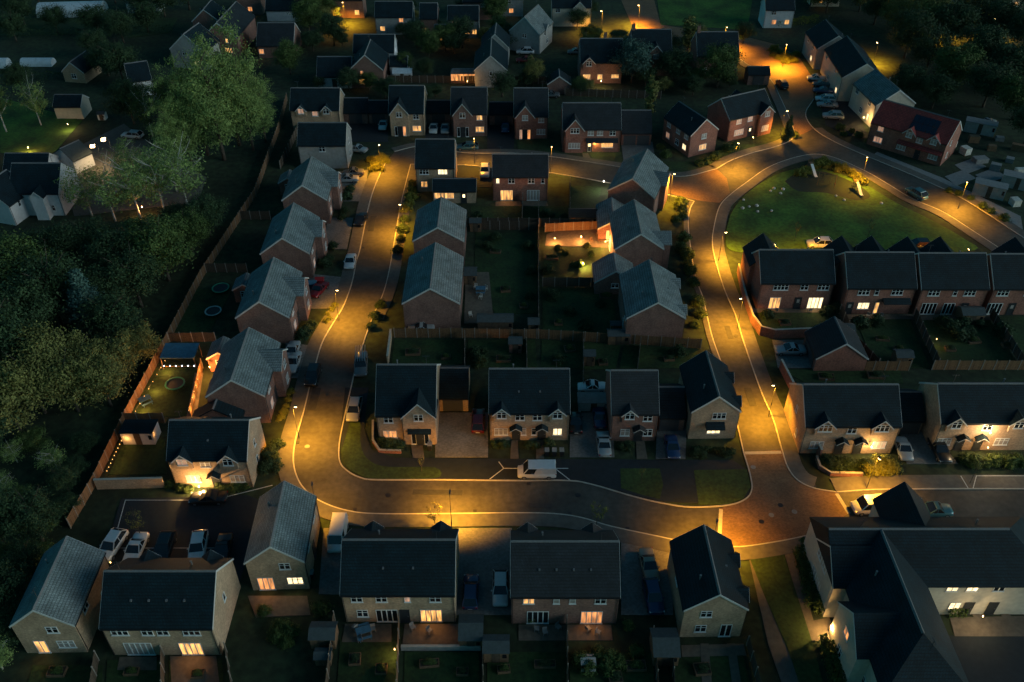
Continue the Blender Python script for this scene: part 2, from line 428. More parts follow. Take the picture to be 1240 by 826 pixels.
for pts in ([(346, 415), (386, 420), (376, 458), (344, 458)], [(376, 332), (414, 336), (400, 374), (366, 374)], [(398, 264), (428, 264), (420, 302), (388, 302)], [(410, 208), (446, 206), (440, 244), (404, 244)]): slab('driveway', gp(pts), .08, M['greyblock'])
slab('car_park', gp([(70, 190), (150, 150), (185, 178), (250, 215), (240, 245), (90, 262)]), .05, M['tarmac'])
slab('footpath', gp([(905, 668), (928, 664), (985, 826), (1000, 880), (965, 880), (930, 780)]), .06, M['tarmac'])
slab('footpath', gp([(949, 668), (959, 664), (985, 752), (1004, 748), (1014, 772), (982, 778)]), .08, M['flag'])
slab('footpath', gp([(1150, 748), (1260, 746), (1260, 771), (1156, 771)]), .08, M['flag'])
for x in (1181, 1216): slab('footpath', gp([(x - 5, 744), (x + 5, 744), (x + 12, 749), (x, 749)]), .085, M['flag'])
slab('footpath', gp([(498, 540), (512, 540), (514, 556), (500, 556)]), .10, M['flag'])
for x in (623, 654): slab('footpath', gp([(x - 4, 532), (x + 4, 532), (x + 5, 556), (x - 5, 556)]), .10, M['flag'])
slab('footpath', gp([(770, 534), (780, 534), (784, 556), (771, 556)]), .10, M['flag'])
slab('footpath', gp([(705, 186), (712, 186), (718, 198), (708, 197)]), .10, M['flag'])
slab('footpath', gp([(1158, 576), (1166, 576), (1178, 592), (1170, 592)]), .12, M['flag'])
# lawns
lawn(gp([(906, 672), (948, 668), (984, 780), (1010, 880), (985, 880), (955, 790), (925, 720)]), .10, 'verge', 'lawn')
lawn(gp([(0, 118), (100, 146), (60, 192), (0, 185)]), .06, 'litgrass', 'lawn')
green = smooth(gp([(884, 262), (893, 247), (910, 230), (940, 212), (965, 205), (990, 203), (1040, 220), (1085, 246), (1130, 268), (1168, 290), (1180, 303), (1100, 306), (1000, 306), (920, 306), (884, 303), (879, 285), (884, 262)]), 4)[:-1]
lawn(green, .10, 'litgrass', 'lawn')
slab('play_surface', smooth(gp([(950, 220), (968, 209), (1000, 209), (1036, 223), (1054, 238), (1036, 243), (1000, 234), (966, 232), (950, 220)]), 3)[:-1], .104, M['rubber'])
for pts in ([(920, 378), (1003, 378), (1000, 404), (928, 404)], [(946, 448), (1090, 448), (1094, 465), (975, 464)], [(1035, 384), (1100, 384), (1126, 446), (1060, 446)], [(1108, 384), (1196, 384), (1230, 440), (1132, 444)], [(1204, 384), (1300, 384), (1330, 440), (1240, 440)],
            [(478, 412), (562, 412), (560, 441), (474, 441)], [(567, 412), (648, 412), (650, 445), (565, 445)], [(656, 412), (752, 418), (745, 448), (655, 446)], [(756, 418), (845, 424), (840, 446), (750, 446)],
            [(570, 250), (632, 250), (630, 274), (571, 274)], [(636, 250), (690, 250), (692, 274), (634, 274)], [(576, 282), (650, 282), (650, 380), (600, 380), (574, 340)], [(657, 300), (732, 300), (716, 345), (658, 345)], [(657, 350), (742, 350), (748, 408), (657, 404)],
            [(690, 225), (728, 226), (724, 262), (690, 262)], [(594, 130), (620, 130), (620, 150), (594, 150)],
            [(172, 446), (240, 446), (230, 505), (160, 505)], [(152, 532), (200, 532), (202, 575), (132, 575)], [(230, 350), (282, 350), (250, 410), (200, 412)],
            [(40, 806), (125, 806), (120, 880), (20, 880)], [(130, 800), (196, 800), (196, 880), (125, 880)], [(205, 800), (270, 800), (275, 880), (205, 880)],
            [(412, 775), (482, 775), (480, 880), (405, 880)], [(490, 790), (580, 790), (582, 880), (488, 880)], [(590, 790), (684, 790), (684, 880), (590, 880)], [(690, 790), (790, 790), (795, 880), (690, 880)], [(812, 796), (900, 794), (920, 880), (812, 880)],
            [(625, 169), (665, 169), (668, 186), (628, 184)], [(714, 186), (752, 186), (756, 201), (720, 197)],
            [(795, 196), (836, 196), (846, 206), (810, 211)], [(870, 178), (890, 176), (945, 172), (900, 182), (875, 192)],
            [(0, 22), (150, 22), (145, 40), (0, 44)], [(155, 22), (215, 22), (205, 40), (155, 46)]):
    lawn(gp(pts), .06 + random.random() * .02, 'grass', 'lawn')
lawn(gp([(795, -6), (912, -6), (905, 36), (800, 30)]), .06, 'litgrass', 'lawn')
# bare patios
for pts in ([(490, 756), (580, 756), (580, 784), (487, 784)], [(418, 756), (474, 756), (474, 778), (414, 778)], [(628, 757), (740, 757), (742, 776), (628, 776)], [(206, 795), (262, 795), (266, 830), (208, 830)], [(145, 796), (190, 796), (190, 812), (142, 812)],
            [(300, 722), (372, 722), (376, 745), (310, 748)], [(825, 782), (900, 780), (904, 794), (826, 796)], [(690, 276), (744, 278), (738, 300), (660, 298), (662, 284)], [(564, 330), (592, 330), (598, 392), (562, 392)],
            [(600, 244), (662, 244), (664, 250), (600, 250)], [(910, 374), (1006, 374), (1004, 379), (912, 379)], [(1020, 381), (1110, 381), (1112, 387), (1024, 387)], [(1112, 381), (1200, 381), (1204, 388), (1116, 388)]):
    slab('patio', gp(pts), .09, M['flag'])
for pts in ([(848, 780), (858, 780), (866, 880), (852, 880)], [(880, 780), (890, 780), (905, 880), (893, 880)], [(236, 452), (246, 452), (238, 505), (226, 505)]):
    slab('footpath', gp(pts), .11, M['flag'])
# painted bay lines
def mark(a, c_, w=.11, z=.135):
    p, q = at(*a), at(*c_); strip('road_marking', [p, q], -w / 2, w / 2, z - .02, z, M['line'])
for a, c_ in (((593, 581), (610, 568)), ((610, 568), (688, 568)), ((672, 568), (690, 582)), ((610, 568), (604, 560))): mark(a, c_)
for a, c_ in (((152, 606), (232, 606)), ((152, 606), (136, 664)), ((136, 664), (262, 664)), ((258, 606), (330, 588)), ((164, 664), (160, 690)), ((196, 664), (194, 690)), ((230, 664), (230, 690))): mark(a, c_, .1, .06)
for a, c_ in (((1163, 577), (1172, 592)), ((1182, 577), (1178, 592)), ((1182, 577), (1260, 577))): mark(a, c_, .1, .13)
for k in range(5): mark((836 + k * 1.2, 216 + k * 5), (836 + k * 1.2 + .4, 219 + k * 5), .14, ROAD + .03)
# covers let into the carriageway
for i, (x, y) in enumerate([(372, 541), (891, 407), (905, 204), (962, 620), (945, 612), (922, 632), (934, 624), (985, 588), (700, 600), (912, 566), (470, 600)]):
    p = at(x, y); b = MB()
    b.loft([[(p.x + .34 * math.cos(t * math.pi / 6), p.y + .34 * math.sin(t * math.pi / 6), z) for t in range(12)] for z in (0, ROAD + .04)])
    struct(b.build('manhole_cover', M['slab' if i % 3 == 0 else 'black']))
# mended strips and drains in the carriageway
for a, c_, w in (((384, 470), (377, 497), 1.2), ((500, 596), (560, 597), .8), ((640, 612), (668, 613), .7), ((905, 470), (912, 492), 1.0), ((880, 395), (885, 410), .8), ((452, 262), (449, 280), 1.0), ((1100, 228), (1118, 236), .9), ((925, 196), (945, 190), .8), ((1080, 605), (1120, 605), .8), ((740, 224), (752, 226), .8)):
    strip('road_patch', [at(*a), at(*c_)], -w / 2, w / 2, 0, ROAD + .045, M['newtar'])
for x, y in ((361, 536), (430, 617), (575, 619), (690, 622), (760, 640), (640, 586), (868, 430), (928, 487), (905, 430), (872, 335), (455, 262), (440, 300), (478, 288), (1150, 262), (1060, 212), (940, 200)):
    p = at(x, y); b = MB(); b.box(p.x - .22, p.x + .22, p.y - .2, p.y + .2, 0, ROAD + .05); struct(b.build('drain_grating', M['black']))
# ------------------------------------------------------------------ houses
def solve_w(a, c_, by, e, tp):
    """span of a house whose ridge and front foot are both in view"""
    lo, hi = 3.0, 14.0
    for _ in range(40):
        w = (lo + hi) / 2; z = e + w / 2 * tp
        m = (at(*a, z) + at(*c_, z)) / 2
        if proj((m.x, m.y - w / 2, 0))[1] < by: lo = w
        else: hi = w
    return lo
LEAF = .56
def window_mesh(n, h):
    def mk():
        w = n * LEAF + .10; b = MB(); t, d = .07, .05
        b.box(-w / 2 - .06, w / 2 + .06, -.10, .0, -h / 2 - .10, -h / 2 - .002)       # sill
        b.box(-w / 2, w / 2, -d, 0, -h / 2, -h / 2 + t); b.box(-w / 2, w / 2, -d, 0, h / 2 - t, h / 2)
        for k in range(n + 1):
            tm = t if k in (0, n) else .11; x = -w / 2 + (w - tm) * k / n
            b.box(x, x + tm, -d - .003, 0, -h / 2 + t, h / 2 - t)
        if h < 1.6:
            b.box(-w / 2 + t, w / 2 - t, -d + .004, 0, h * .12, h * .12 + .05)
        me = b.mesh('window_frame'); me.materials.append(M['upvc']); return me
    return cached(('win', n, round(h, 2)), mk)
def pane_mesh(n, h):
    def mk():
        w = n * LEAF + .04; b = MB(); b.box(-w / 2, w / 2, -.022, .0, -h / 2 + .03, h / 2 - .03)
        me = b.mesh('pane'); me.materials.append(M['glass']); return me
    return cached(('pane', n, round(h, 2)), mk)
def door_mesh():
    def mk():
        b = MB(); b.box(-.47, .47, -.045, 0, 0, 2.05); b.box(-.62, .62, -.14, .0, -.1, -.01)
        b.box(-.54, -.472, -.07, 0, 0, 2.12); b.box(.472, .54, -.07, 0, 0, 2.12); b.box(-.54, .54, -.07, 0, 2.052, 2.14)
        me = b.mesh('door'); me.materials.append(M['doordark']); return me
    return cached('door', mk)
def garage_door_mesh(w):
    def mk():
        b = MB(); b.box(-w / 2, w / 2, -.05, 0, .02, 2.1)
        for k in range(5): b.box(-w / 2 + .04, w / 2 - .04, -.065, -.045, .1 + k * .4, .42 + k * .4)
        b.box(-w / 2 - .08, -w / 2, -.09, 0, .02, 2.2); b.box(w / 2, w / 2 + .08, -.09, 0, .02, 2.2); b.box(-w / 2 - .08, w / 2 + .08, -.09, 0, 2.102, 2.2)
        me = b.mesh('garage_door'); me.materials.append(M['garagedoor']); return me
    return cached(('gd', w), mk)
SIDE = {'F': 0.0, 'Z': math.pi / 2, 'B': math.pi, 'A': -math.pi / 2}
def on_side(L, w, side, u, z, proud=0.0):
    if side == 'F': return (-L / 2 + u * L, -w / 2 - proud, z)
    if side == 'B': return (L / 2 - u * L, w / 2 + proud, z)
    if side == 'A': return (-L / 2 - proud, w / 2 - u * w, z)
    return (L / 2 + proud, -w / 2 + u * w, z)
PANE = {'X': 'glass', 'C': 'blind', 'W': 'W', 'Y': 'Y', 'O': 'O', 'D': 'D', 'K': 'K'}
def add_window(root, L, w, side, u, lev, n, lit='X', proud=0.0, e=5.0):
    if lev == 'D':
        o = link('door', door_mesh(), root, on_side(L, w, side, u, .12, proud + .003), SIDE[side])
        hb = cached('handle', lambda: (lambda b: (b.box(.30, .42, -.09, -.046, .98, 1.03), b.mesh('handle'))[1])(MB()))
        if not hb.materials: hb.materials.append(M['rim'])
        link('handle', hb, o)
        if lit != 'X':
            fb = cached('fanlight', lambda: (lambda b: (b.box(-.22, .22, -.055, -.046, 1.1, 1.75), b.mesh('door_glass'))[1])(MB()))
            if not fb.materials: fb.materials.append(M['glass'])
            link('door_glass', fb, o, m=M[PANE[lit]])
        return
    if lev == 'V':
        link('garage_door', garage_door_mesh(n), root, on_side(L, w, side, u, .02, proud + .003), SIDE[side]); return
    zc, h = {'U': (e - .80, 1.05), 'G': (1.60, 1.20), 'P': (1.18, 2.12), 'T': (e - .12, 1.12), 'S': (1.75, .9)}[lev]
    o = link('window', window_mesh(n, h), root, on_side(L, w, side, u, zc, proud + .003), SIDE[side])
    link('pane', pane_mesh(n, h), o, m=M[PANE[lit]])
    if lit in 'WYO' and lev in 'PG' and n > 1:          # the room's own lamp shining out through the glass
        l = bpy.data.lights.new('room_light', 'AREA'); l.shape = 'RECTANGLE'; l.size = n * LEAF; l.size_y = h; l.spread = R(150)
        l.energy = n * (9 if lev == 'P' else 4); l.color = (1, .60, .26) if lit == 'W' else (1, .42, .11)
        lo = link('room_light', l, o, (0, -.12, 0)); lo.rotation_euler = (R(-60), 0, 0)
def chevron(half, rise, t, ov_e, slope):
    """cross-section of a pitched roof slab"""
    y = half + ov_e
    zlow = -ov_e * slope
    return [(-y, zlow), (0, rise), (y, zlow), (y, zlow + t), (0, rise + t), (-y, zlow + t)]
def bargeboard(parent, x, half, rise, slope, zbase, t, d):
    """white verge boards closing the ends of a roof"""
    b = MB()
    for s in (-1, 1):
        y = half + .15
        z0 = zbase - .15 * slope
        b.prism([(0, zbase + rise - .14), (s * y, z0 - .14), (s * y, z0 + t - .012), (0, zbase + rise + t - .012)], 0, x, x + d)
    b.build('bargeboard', M['trim'], parent)
def house(label, A, Bp, w=None, by=None, e=5.0, tp=.84, brick='buff', roof='slate', yaw=0, wins=(), gabs=(), porch=(), canopy=(), chim=(), name='house', cat='house', trim=True, hip=(0, 0), garage=(), pipes=True, shorten=.24, vents=0):
    if w is None: w = solve_w(A, Bp, by, e, tp)
    z = e + w / 2 * tp
    a, c_ = at(*A, z), at(*Bp, z)
    ctr = (a + c_) / 2
    L = (c_ - a).length - shorten
    if yaw is None: yaw = math.degrees(math.atan2(c_.y - a.y, c_.x - a.x))
    root = thing(name, label, cat, (ctr.x, ctr.y, 0), R(yaw))
    build_house(root, L, w, e, tp, brick, roof, wins, gabs, porch, canopy, chim, trim, hip, pipes, vents)
    return root, L, w
def build_house(root, L, w, e, tp, brick, roof, wins=(), gabs=(), porch=(), canopy=(), chim=(), trim=True, hip=(0, 0), pipes=True, vents=0):
    rise = w / 2 * tp; t = .16
    b = MB()
    if hip == (0, 0):
        b.prism([(-w / 2, -.3), (w / 2, -.3), (w / 2, e), (0, e + rise), (-w / 2, e)], 0, -L / 2, L / 2)
    else:
        b.box(-L / 2, L / 2, -w / 2, w / 2, -.3, e)
    b.build('wall', M[brick], root)
    b = MB()
    if hip == (0, 0):
        b.prism(chevron(w / 2, rise, t, .16, tp), 0, -L / 2 - .10, L / 2 + .10)
        for i, q in enumerate(b.v): b.v[i] = (q[0], q[1], q[2] + e + .01)
        ra, rz = -L / 2 - .1, L / 2 + .1
    else:
        o = .35; ya, xa = w / 2 + o, L / 2 + o
        ra = -L / 2 + (w / 2 if hip[0] else -.1); rz = L / 2 - (w / 2 if hip[1] else -.1)
        xl = -xa if hip[0] else -L / 2 - .1; xr = xa if hip[1] else L / 2 + .1
        zl, zt = e - o * tp, e + rise
        i = 0
        b.v += [(xl, -ya, zl + t), (xr, -ya, zl + t), (xr, ya, zl + t), (xl, ya, zl + t), (ra, 0, zt + t), (rz, 0, zt + t), (xl, -ya, zl), (xr, -ya, zl), (xr, ya, zl), (xl, ya, zl)]
        b.f += [(0, 1, 5, 4), (1, 2, 5), (2, 3, 4, 5), (3, 0, 4), (0, 6, 7, 1), (1, 7, 8, 2), (2, 8, 9, 3), (3, 9, 6, 0), (9, 8, 7, 6)]
    rf = b.build('roof', M[roof], root)
    b = MB(); zr = e + rise + t + .015
    b.prism([(-.15, zr - .15 * tp - .03), (.15, zr - .15 * tp - .03), (.15, zr - .15 * tp + .03), (0, zr + .07), (-.15, zr - .15 * tp + .03)], 0, ra + .02, rz - .02)
    b.build('ridge_tiles', M['ridge'], rf)
    if trim and hip == (0, 0):
        bargeboard(rf, -L / 2 - .135, w / 2, rise, tp, e + .01, t, .03); bargeboard(rf, L / 2 + .105, w / 2, rise, tp, e + .01, t, .03)
    # gutters and downpipes
    for s in (-1, 1):
        b = MB(); zg = e - .16 * tp - .02
        b.box(-L / 2 - .1, L / 2 + .1, s * (w / 2 + .20) - .05, s * (w / 2 + .20) + .05, zg - .06, zg + .05)
        b.build('gutter', M['gutter'], root)
    if pipes:
        for x in (-L / 2 + .12, L / 2 - .12):
            b = MB(); b.tube((x, -w / 2 - .08, 0), (x, -w / 2 - .08, e - .25), .04); b.build('downpipe', M['gutter'], root)
    for g in gabs: gable_bay(root, rf, L, w, e, tp, brick, roof, *g)
    for q in wins: add_window(root, L, w, *q, **({'e': e}))
    for side, u in porch:
        p = thing_child('porch', root, on_side(L, w, side, u, 2.35), SIDE[side])
        b = MB(); b.prism([(-.85, 0), (0, .62), (.85, 0), (.85, .09), (0, .72), (-.85, .09)], 1, -.85, .0); b.build('canopy_roof', M[roof], p)
        b = MB()
        for s in (-1, 1): b.prism([(0, .50), (s * .8, -.08), (s * .8, .02), (0, .60)], 1, -.88, -.852)
        for s in (-1, 1): b.bar((s * .68, -.06, -.75), (s * .68, -.72, -.02), .08, .08)
        b.build('canopy_bracket', M['trim'], p)
    for side, u0, u1 in canopy:
        span = (L if side in 'FB' else w) * (u1 - u0)
        p = thing_child('canopy', root, on_side(L, w, side, (u0 + u1) / 2, 2.55), SIDE[side])
        b = MB(); b.prism([(0, .55), (-1.0, .0), (-1.0, -.10), (0, -.10)], 0, -span / 2, span / 2); b.build('canopy_roof', M[roof], p)
    for x, y in chim:
        b = MB(); zc = e + rise - abs(y) * tp
        b.box(x * L - .35, x * L + .35, y - .3, y + .3, zc - .4, zc + 1.2 + abs(y) * tp * .6); b.box(x * L - .40, x * L + .40, y - .35, y + .35, zc + 1.202 + abs(y) * tp * .6, zc + 1.32 + abs(y) * tp * .6)
        for k in (-.17, .17): b.tube((x * L + k, y, zc + 1.3), (x * L + k, y, zc + 1.7 + abs(y) * tp * .6), .1, .08)
        b.build('chimney', M[brick], rf)
    if L > 6.5 and e > 4:
        x = L * random.choice((-.36, .34)); b = MB(); zt = e + rise + .1
        b.tube((x, 0, zt), (x, 0, zt + 1.5), .03, n=5); b.tube((x - .45, 0, zt + 1.4), (x + .45, 0, zt + 1.4), .02, n=4)
        for k in range(5): b.tube((x - .4 + k * .2, -.22, zt + 1.4), (x - .4 + k * .2, .22, zt + 1.4), .012, n=3)
        b.build('aerial', M['metal'], rf)
        b = MB(); y = w * .22; zc = e + (w / 2 - y) * tp; b.tube((-x * .6, y, zc), (-x * .6, y, zc + .75), .09, n=6); b.tube((-x * .6, y, zc + .75), (-x * .6, y, zc + .85), .13, n=6); b.build('flue', M['slab'], rf)
    for k in range(vents):
        x = (-.5 + (k + 1) / (vents + 1)) * L * .8; b = MB(); y = -w * .27; zc = e + (w / 2 - abs(y)) * tp + t
        b.box(x - .10, x + .10, y - .12, y + .12, zc - .05, zc + .12); b.build('roof_vent', M['ridge'], rf)
def thing_child(name, parent, loc, rz):
    """a small part that has pieces of its own: its first mesh carries them"""
    b = MB(); b.box(-.06, .06, -.05, -.002, -.06, .06)
    o = b.build(name, M['trim'], parent); o.location = loc; o.rotation_euler = (0, 0, rz); return o
def gable_bay(root, rf, L, w, e, tp, brick, roof, side, u, gw, proud=.30, tg=1.0, white=True, fin=False):
    """a gabled bay rising through the eaves, its roof running back into the main slope"""
    rise = gw / 2 * tg; run = rise / tp + .25
    x, y, _ = on_side(L, w, side, u, 0, 0)
    o = MB(); o.prism([(-gw / 2, -.3 if proud > .32 else e - 1.35), (gw / 2, -.3 if proud > .32 else e - 1.35), (gw / 2, e + .001), (0, e + rise), (-gw / 2, e + .001)], 1, -proud, run)
    bay = o.build('gable_bay', M[brick], root); bay.location = (x, y, 0); bay.rotation_euler = (0, 0, SIDE[side])
    o = MB(); ch = chevron(gw / 2, rise, .12, .22, tg)
    o.prism(ch, 1, -proud - .16, run + .1)
    for i, q in enumerate(o.v): o.v[i] = (q[0], q[1], q[2] + e + .012)
    gr = o.build('gable_roof', M[roof], bay)
    o = MB()
    for s in (-1, 1):
        yy = gw / 2 + .22; z0 = e + .012 - .22 * tg
        o.prism([(0, e + rise - .10), (s * yy, z0 - .10), (s * yy, z0 + .11), (0, e + rise + .12)], 1, -proud - .19, -proud - .162)
    o.build('bargeboard', M['trim'], bay)
# -------- window sets
def semi_rear(lits):
    """rear of a pair: four small upper windows, french doors below"""
    a, b_, c_, d, g1, g2 = lits
    return [('F', .12, 'U', 2, a), ('F', .37, 'U', 2, b_), ('F', .60, 'U', 1, c_), ('F', .86, 'U', 2, d), ('F', .26, 'P', 4, g1), ('F', .76, 'P', 4, g2)]
GAR = []
# ---- bottom row (rear sides towards the camera)
house('gable-ended buff house at the lower left corner, lit glazed doors on its gable', (40, 740), (81, 650), w=6.35, brick='buff', roof='greyroof', yaw=91,
      wins=[('A', .62, 'U', 2, 'X'), ('A', .30, 'P', 2, 'Y'), ('A', .72, 'G', 3, 'C'), ('F', .3, 'U', 2, 'X'), ('F', .7, 'G', 2, 'X')], vents=1)
house('buff semi-detached pair with four glowing glazed door leaves, at the lower left car park', (126, 692), (262, 692), by=793, brick='buff', roof='slate',
      wins=[('F', .15, 'U', 3, 'X'), ('F', .40, 'U', 2, 'X'), ('F', .54, 'U', 2, 'X'), ('F', .80, 'U', 3, 'X'), ('F', .26, 'P', 5, 'C'), ('F', .74, 'P', 4, 'Y'), ('Z', .5, 'U', 1, 'X')], gabs=[('B', .2, 1.9), ('B', .8, 1.9)], vents=4)
house('buff house gable-on with two lit rear windows, beside the road bend', (327, 663), (344, 583), w=6.3, brick='buff', roof='greyroof', yaw=92,
      wins=[('A', .66, 'U', 2, 'X'), ('A', .26, 'P', 3, 'O'), ('A', .78, 'G', 3, 'W'), ('F', .3, 'U', 2, 'X'), ('F', .75, 'U', 2, 'X'), ('F', .5, 'D', 1, 'X')])
house('buff semi-detached pair with one lit french window, behind the street tree', (414, 654), (552, 654), by=753, brick='buff', roof='slate',
      wins=[('F', .13, 'U', 2, 'X'), ('F', .35, 'U', 2, 'X'), ('F', .58, 'U', 1, 'D'), ('F', .83, 'U', 2, 'X'), ('F', .16, 'G', 2, 'X'), ('F', .38, 'P', 4, 'X'), ('F', .78, 'P', 4, 'Y'), ('F', .54, 'D', 1, 'X')], gabs=[('B', .80, 1.9), ('B', .16, 1.9)], vents=2)
house('dark red brick semi-detached pair with brown roof, two lit windows at its rear', (618, 656), (750, 656), by=755, brick='brown', roof='brownroof',
      wins=[('F', .16, 'U', 2, 'Y'), ('F', .42, 'U', 1, 'C'), ('F', .57, 'U', 1, 'C'), ('F', .83, 'U', 2, 'X'), ('F', .25, 'P', 4, 'X'), ('F', .76, 'P', 4, 'O')], gabs=[('B', .84, 1.9), ('B', .20, 1.9)], vents=4)
house('pinkish buff gable-ended house south-west of the red block crossroads', (872, 721), (852, 636), w=6.5, brick='buff', roof='slate', yaw=91, tp=.80,
      wins=[('A', .36, 'U', 2, 'X'), ('A', .32, 'G', 2, 'X'), ('A', .74, 'P', 2, 'X'), ('B', .5, 'U', 2, 'X')], gabs=[('F', .22, 1.6), ('F', .72, 1.6)], vents=1)
# ---- middle row (fronts towards the camera)
r_, L_, w_ = house('buff detached house with wide front gable and orange bay window beside the grass verge', (456, 442), (529, 442), by=536, brick='buff', roof='slate',
      wins=[('F', .20, 'U', 2, 'X'), ('F', .72, 'T', 2, 'X', .35), ('F', .20, 'G', 3, 'O'), ('F', .61, 'P', 1, 'X', .35), ('F', .83, 'P', 1, 'X', .35), ('F', .72, 'D', 1, 'X', .35)], gabs=[('F', .72, 4.2, .35, 1.1)], canopy=[('F', .52, .92)])
for k, (A, B_, lab, by) in enumerate([((529, 446), (568, 446), 'open-fronted double garage with slate roof attached beside the buff front-gabled house', 498)]):
    house(lab, A, B_, by=by, e=2.5, tp=.75, brick='buff', roof='slate', name='garage', cat='garage', wins=[('F', .5, 'V', 2.6)], trim=False, pipes=False)
house('buff semi-detached pair with twin gablets and porches behind the white van', (592, 447), (690, 447), by=533, brick='buff', roof='slate',
      wins=[('F', .15, 'T', 2, 'X', .31), ('F', .38, 'U', 2, 'X'), ('F', .60, 'U', 2, 'X'), ('F', .85, 'T', 2, 'X', .31), ('F', .14, 'G', 3, 'C'), ('F', .86, 'G', 2, 'W'), ('F', .33, 'D', 1, 'X'), ('F', .66, 'D', 1, 'X'), ('F', .43, 'G', 1, 'C'), ('F', .56, 'G', 1, 'X')],
      gabs=[('F', .15, 2.0), ('F', .85, 2.0)], porch=[('F', .33), ('F', .66)], vents=2)
house('narrow brown brick detached house with brown roof and one gablet in the middle row', (739, 449), (797, 449), by=534, brick='brown', roof='brownroof',
      wins=[('F', .38, 'T', 2, 'X', .31), ('F', .78, 'U', 2, 'X'), ('F', .32, 'G', 2, 'C'), ('F', .82, 'G', 2, 'X'), ('F', .62, 'D', 1, 'X')], gabs=[('F', .38, 1.8)], porch=[('F', .62)])
house('low dark garage between the brown brick house and the gable-on corner house', (797, 470), (829, 468), by=522, e=2.5, tp=.75, brick='brown', roof='slate', name='garage', cat='garage', wins=[('F', .4, 'V', 2.4)], trim=False, pipes=False)
house('buff gable-on house with lit white bay window beside the crossroads', (871, 481), (855, 425), w=6.2, brick='buff', roof='slate', yaw=91,
      wins=[('A', .58, 'U', 3, 'X'), ('A', .52, 'G', 3, 'W'), ('B', .4, 'U', 2, 'X')], gabs=[('F', .22, 1.6), ('F', .74, 1.6)], canopy=[('A', .32, .72)])
house('buff semi-detached pair with twin gablets, lit side wall facing the right-hand road', (972, 466), (1088, 466), by=549, brick='buff', roof='slate',
      wins=[('F', .20, 'T', 3, 'X', .31), ('F', .50, 'U', 2, 'X'), ('F', .80, 'T', 3, 'X', .31), ('F', .17, 'G', 3, 'C'), ('F', .84, 'G', 3, 'D'), ('F', .42, 'D', 1, 'X'), ('F', .62, 'D', 1, 'X'), ('A', .5, 'U', 1, 'C'), ('A', .72, 'G', 1, 'C')],
      gabs=[('F', .20, 2.4), ('F', .80, 2.4)], porch=[('F', .42), ('F', .62)])
house('small garage with lit buff wall right of the twin-gablet pair by the road', (1088, 475), (1116, 475), by=526, e=2.5, tp=.75, brick='buff', roof='slate', name='garage', cat='garage', wins=[('F', .5, 'V', 2.2)], trim=False, pipes=False)
house('buff pair cut by the right edge with bright wall lamps under its eaves', (1135, 465), (1262, 465), by=545, brick='buff', roof='slate',
      wins=[('F', .14, 'T', 2, 'X', .31), ('F', .46, 'U', 2, 'X'), ('F', .74, 'T', 2, 'X', .31), ('F', .10, 'G', 3, 'C'), ('F', .66, 'G', 3, 'C'), ('F', .26, 'D', 1, 'X'), ('F', .44, 'D', 1, 'X')],
      gabs=[('F', .14, 2.2), ('F', .74, 2.2)], porch=[('F', .26), ('F', .44)])
# ---- second row on the right: brick houses whose gables face the green
house('red brick house with two glowing ground-floor windows, left end of the row below the green', (919, 303), (1009, 303), by=374, brick='red', roof='slate',
      wins=[('F', .28, 'U', 4, 'X'), ('F', .60, 'U', 2, 'X'), ('F', .86, 'U', 3, 'X'), ('F', .24, 'P', 3, 'Y'), ('F', .56, 'D', 1, 'C'), ('F', .80, 'P', 4, 'W')], gabs=[('B', .82, 5.4, 2.0, .95)], chim=())
house('red brick pair second from the left below the green, one lit window and dark awning', (1023, 306), (1107, 306), by=380, brick='red', roof='slate',
      wins=[('F', .25, 'U', 3, 'X'), ('F', .44, 'U', 1, 'X'), ('F', .74, 'U', 3, 'X'), ('F', .10, 'D', 1, 'C'), ('F', .30, 'G', 3, 'W'), ('F', .50, 'P', 1, 'Y')], gabs=[('B', .86, 5.4, 2.0, .95), ('B', .40, 5.4, 2.0, .95)], canopy=[('F', .56, .96)])
house('red brick pair third from the left below the green, three unlit french windows', (1112, 307), (1194, 307), by=381, brick='red', roof='slate',
      wins=[('F', .20, 'U', 3, 'X'), ('F', .52, 'U', 1, 'X'), ('F', .74, 'U', 3, 'X'), ('F', .20, 'P', 4, 'X'), ('F', .50, 'P', 3, 'X'), ('F', .74, 'D', 1, 'C')], gabs=[('B', .93, 5.4, 2.0, .95), ('B', .42, 5.4, 2.0, .95)])
house('red brick house at the right edge of the row below the green', (1199, 308), (1290, 308), by=381, brick='red', roof='slate',
      wins=[('F', .14, 'U', 3, 'X'), ('F', .46, 'U', 1, 'X'), ('F', .10, 'P', 4, 'X'), ('F', .34, 'D', 1, 'C'), ('F', .7, 'P', 4, 'X')], gabs=[('B', .4, 5.4, 2.0, .95)])
house('brown-roofed brick garage gable-on beside the parked silver car', (1025, 417), (1011, 384), w=7.3, e=2.4, tp=.75, brick='red', roof='brownroof', yaw=90, name='garage', cat='garage', wins=[('B', .5, 'V', 4.2)], pipes=False)
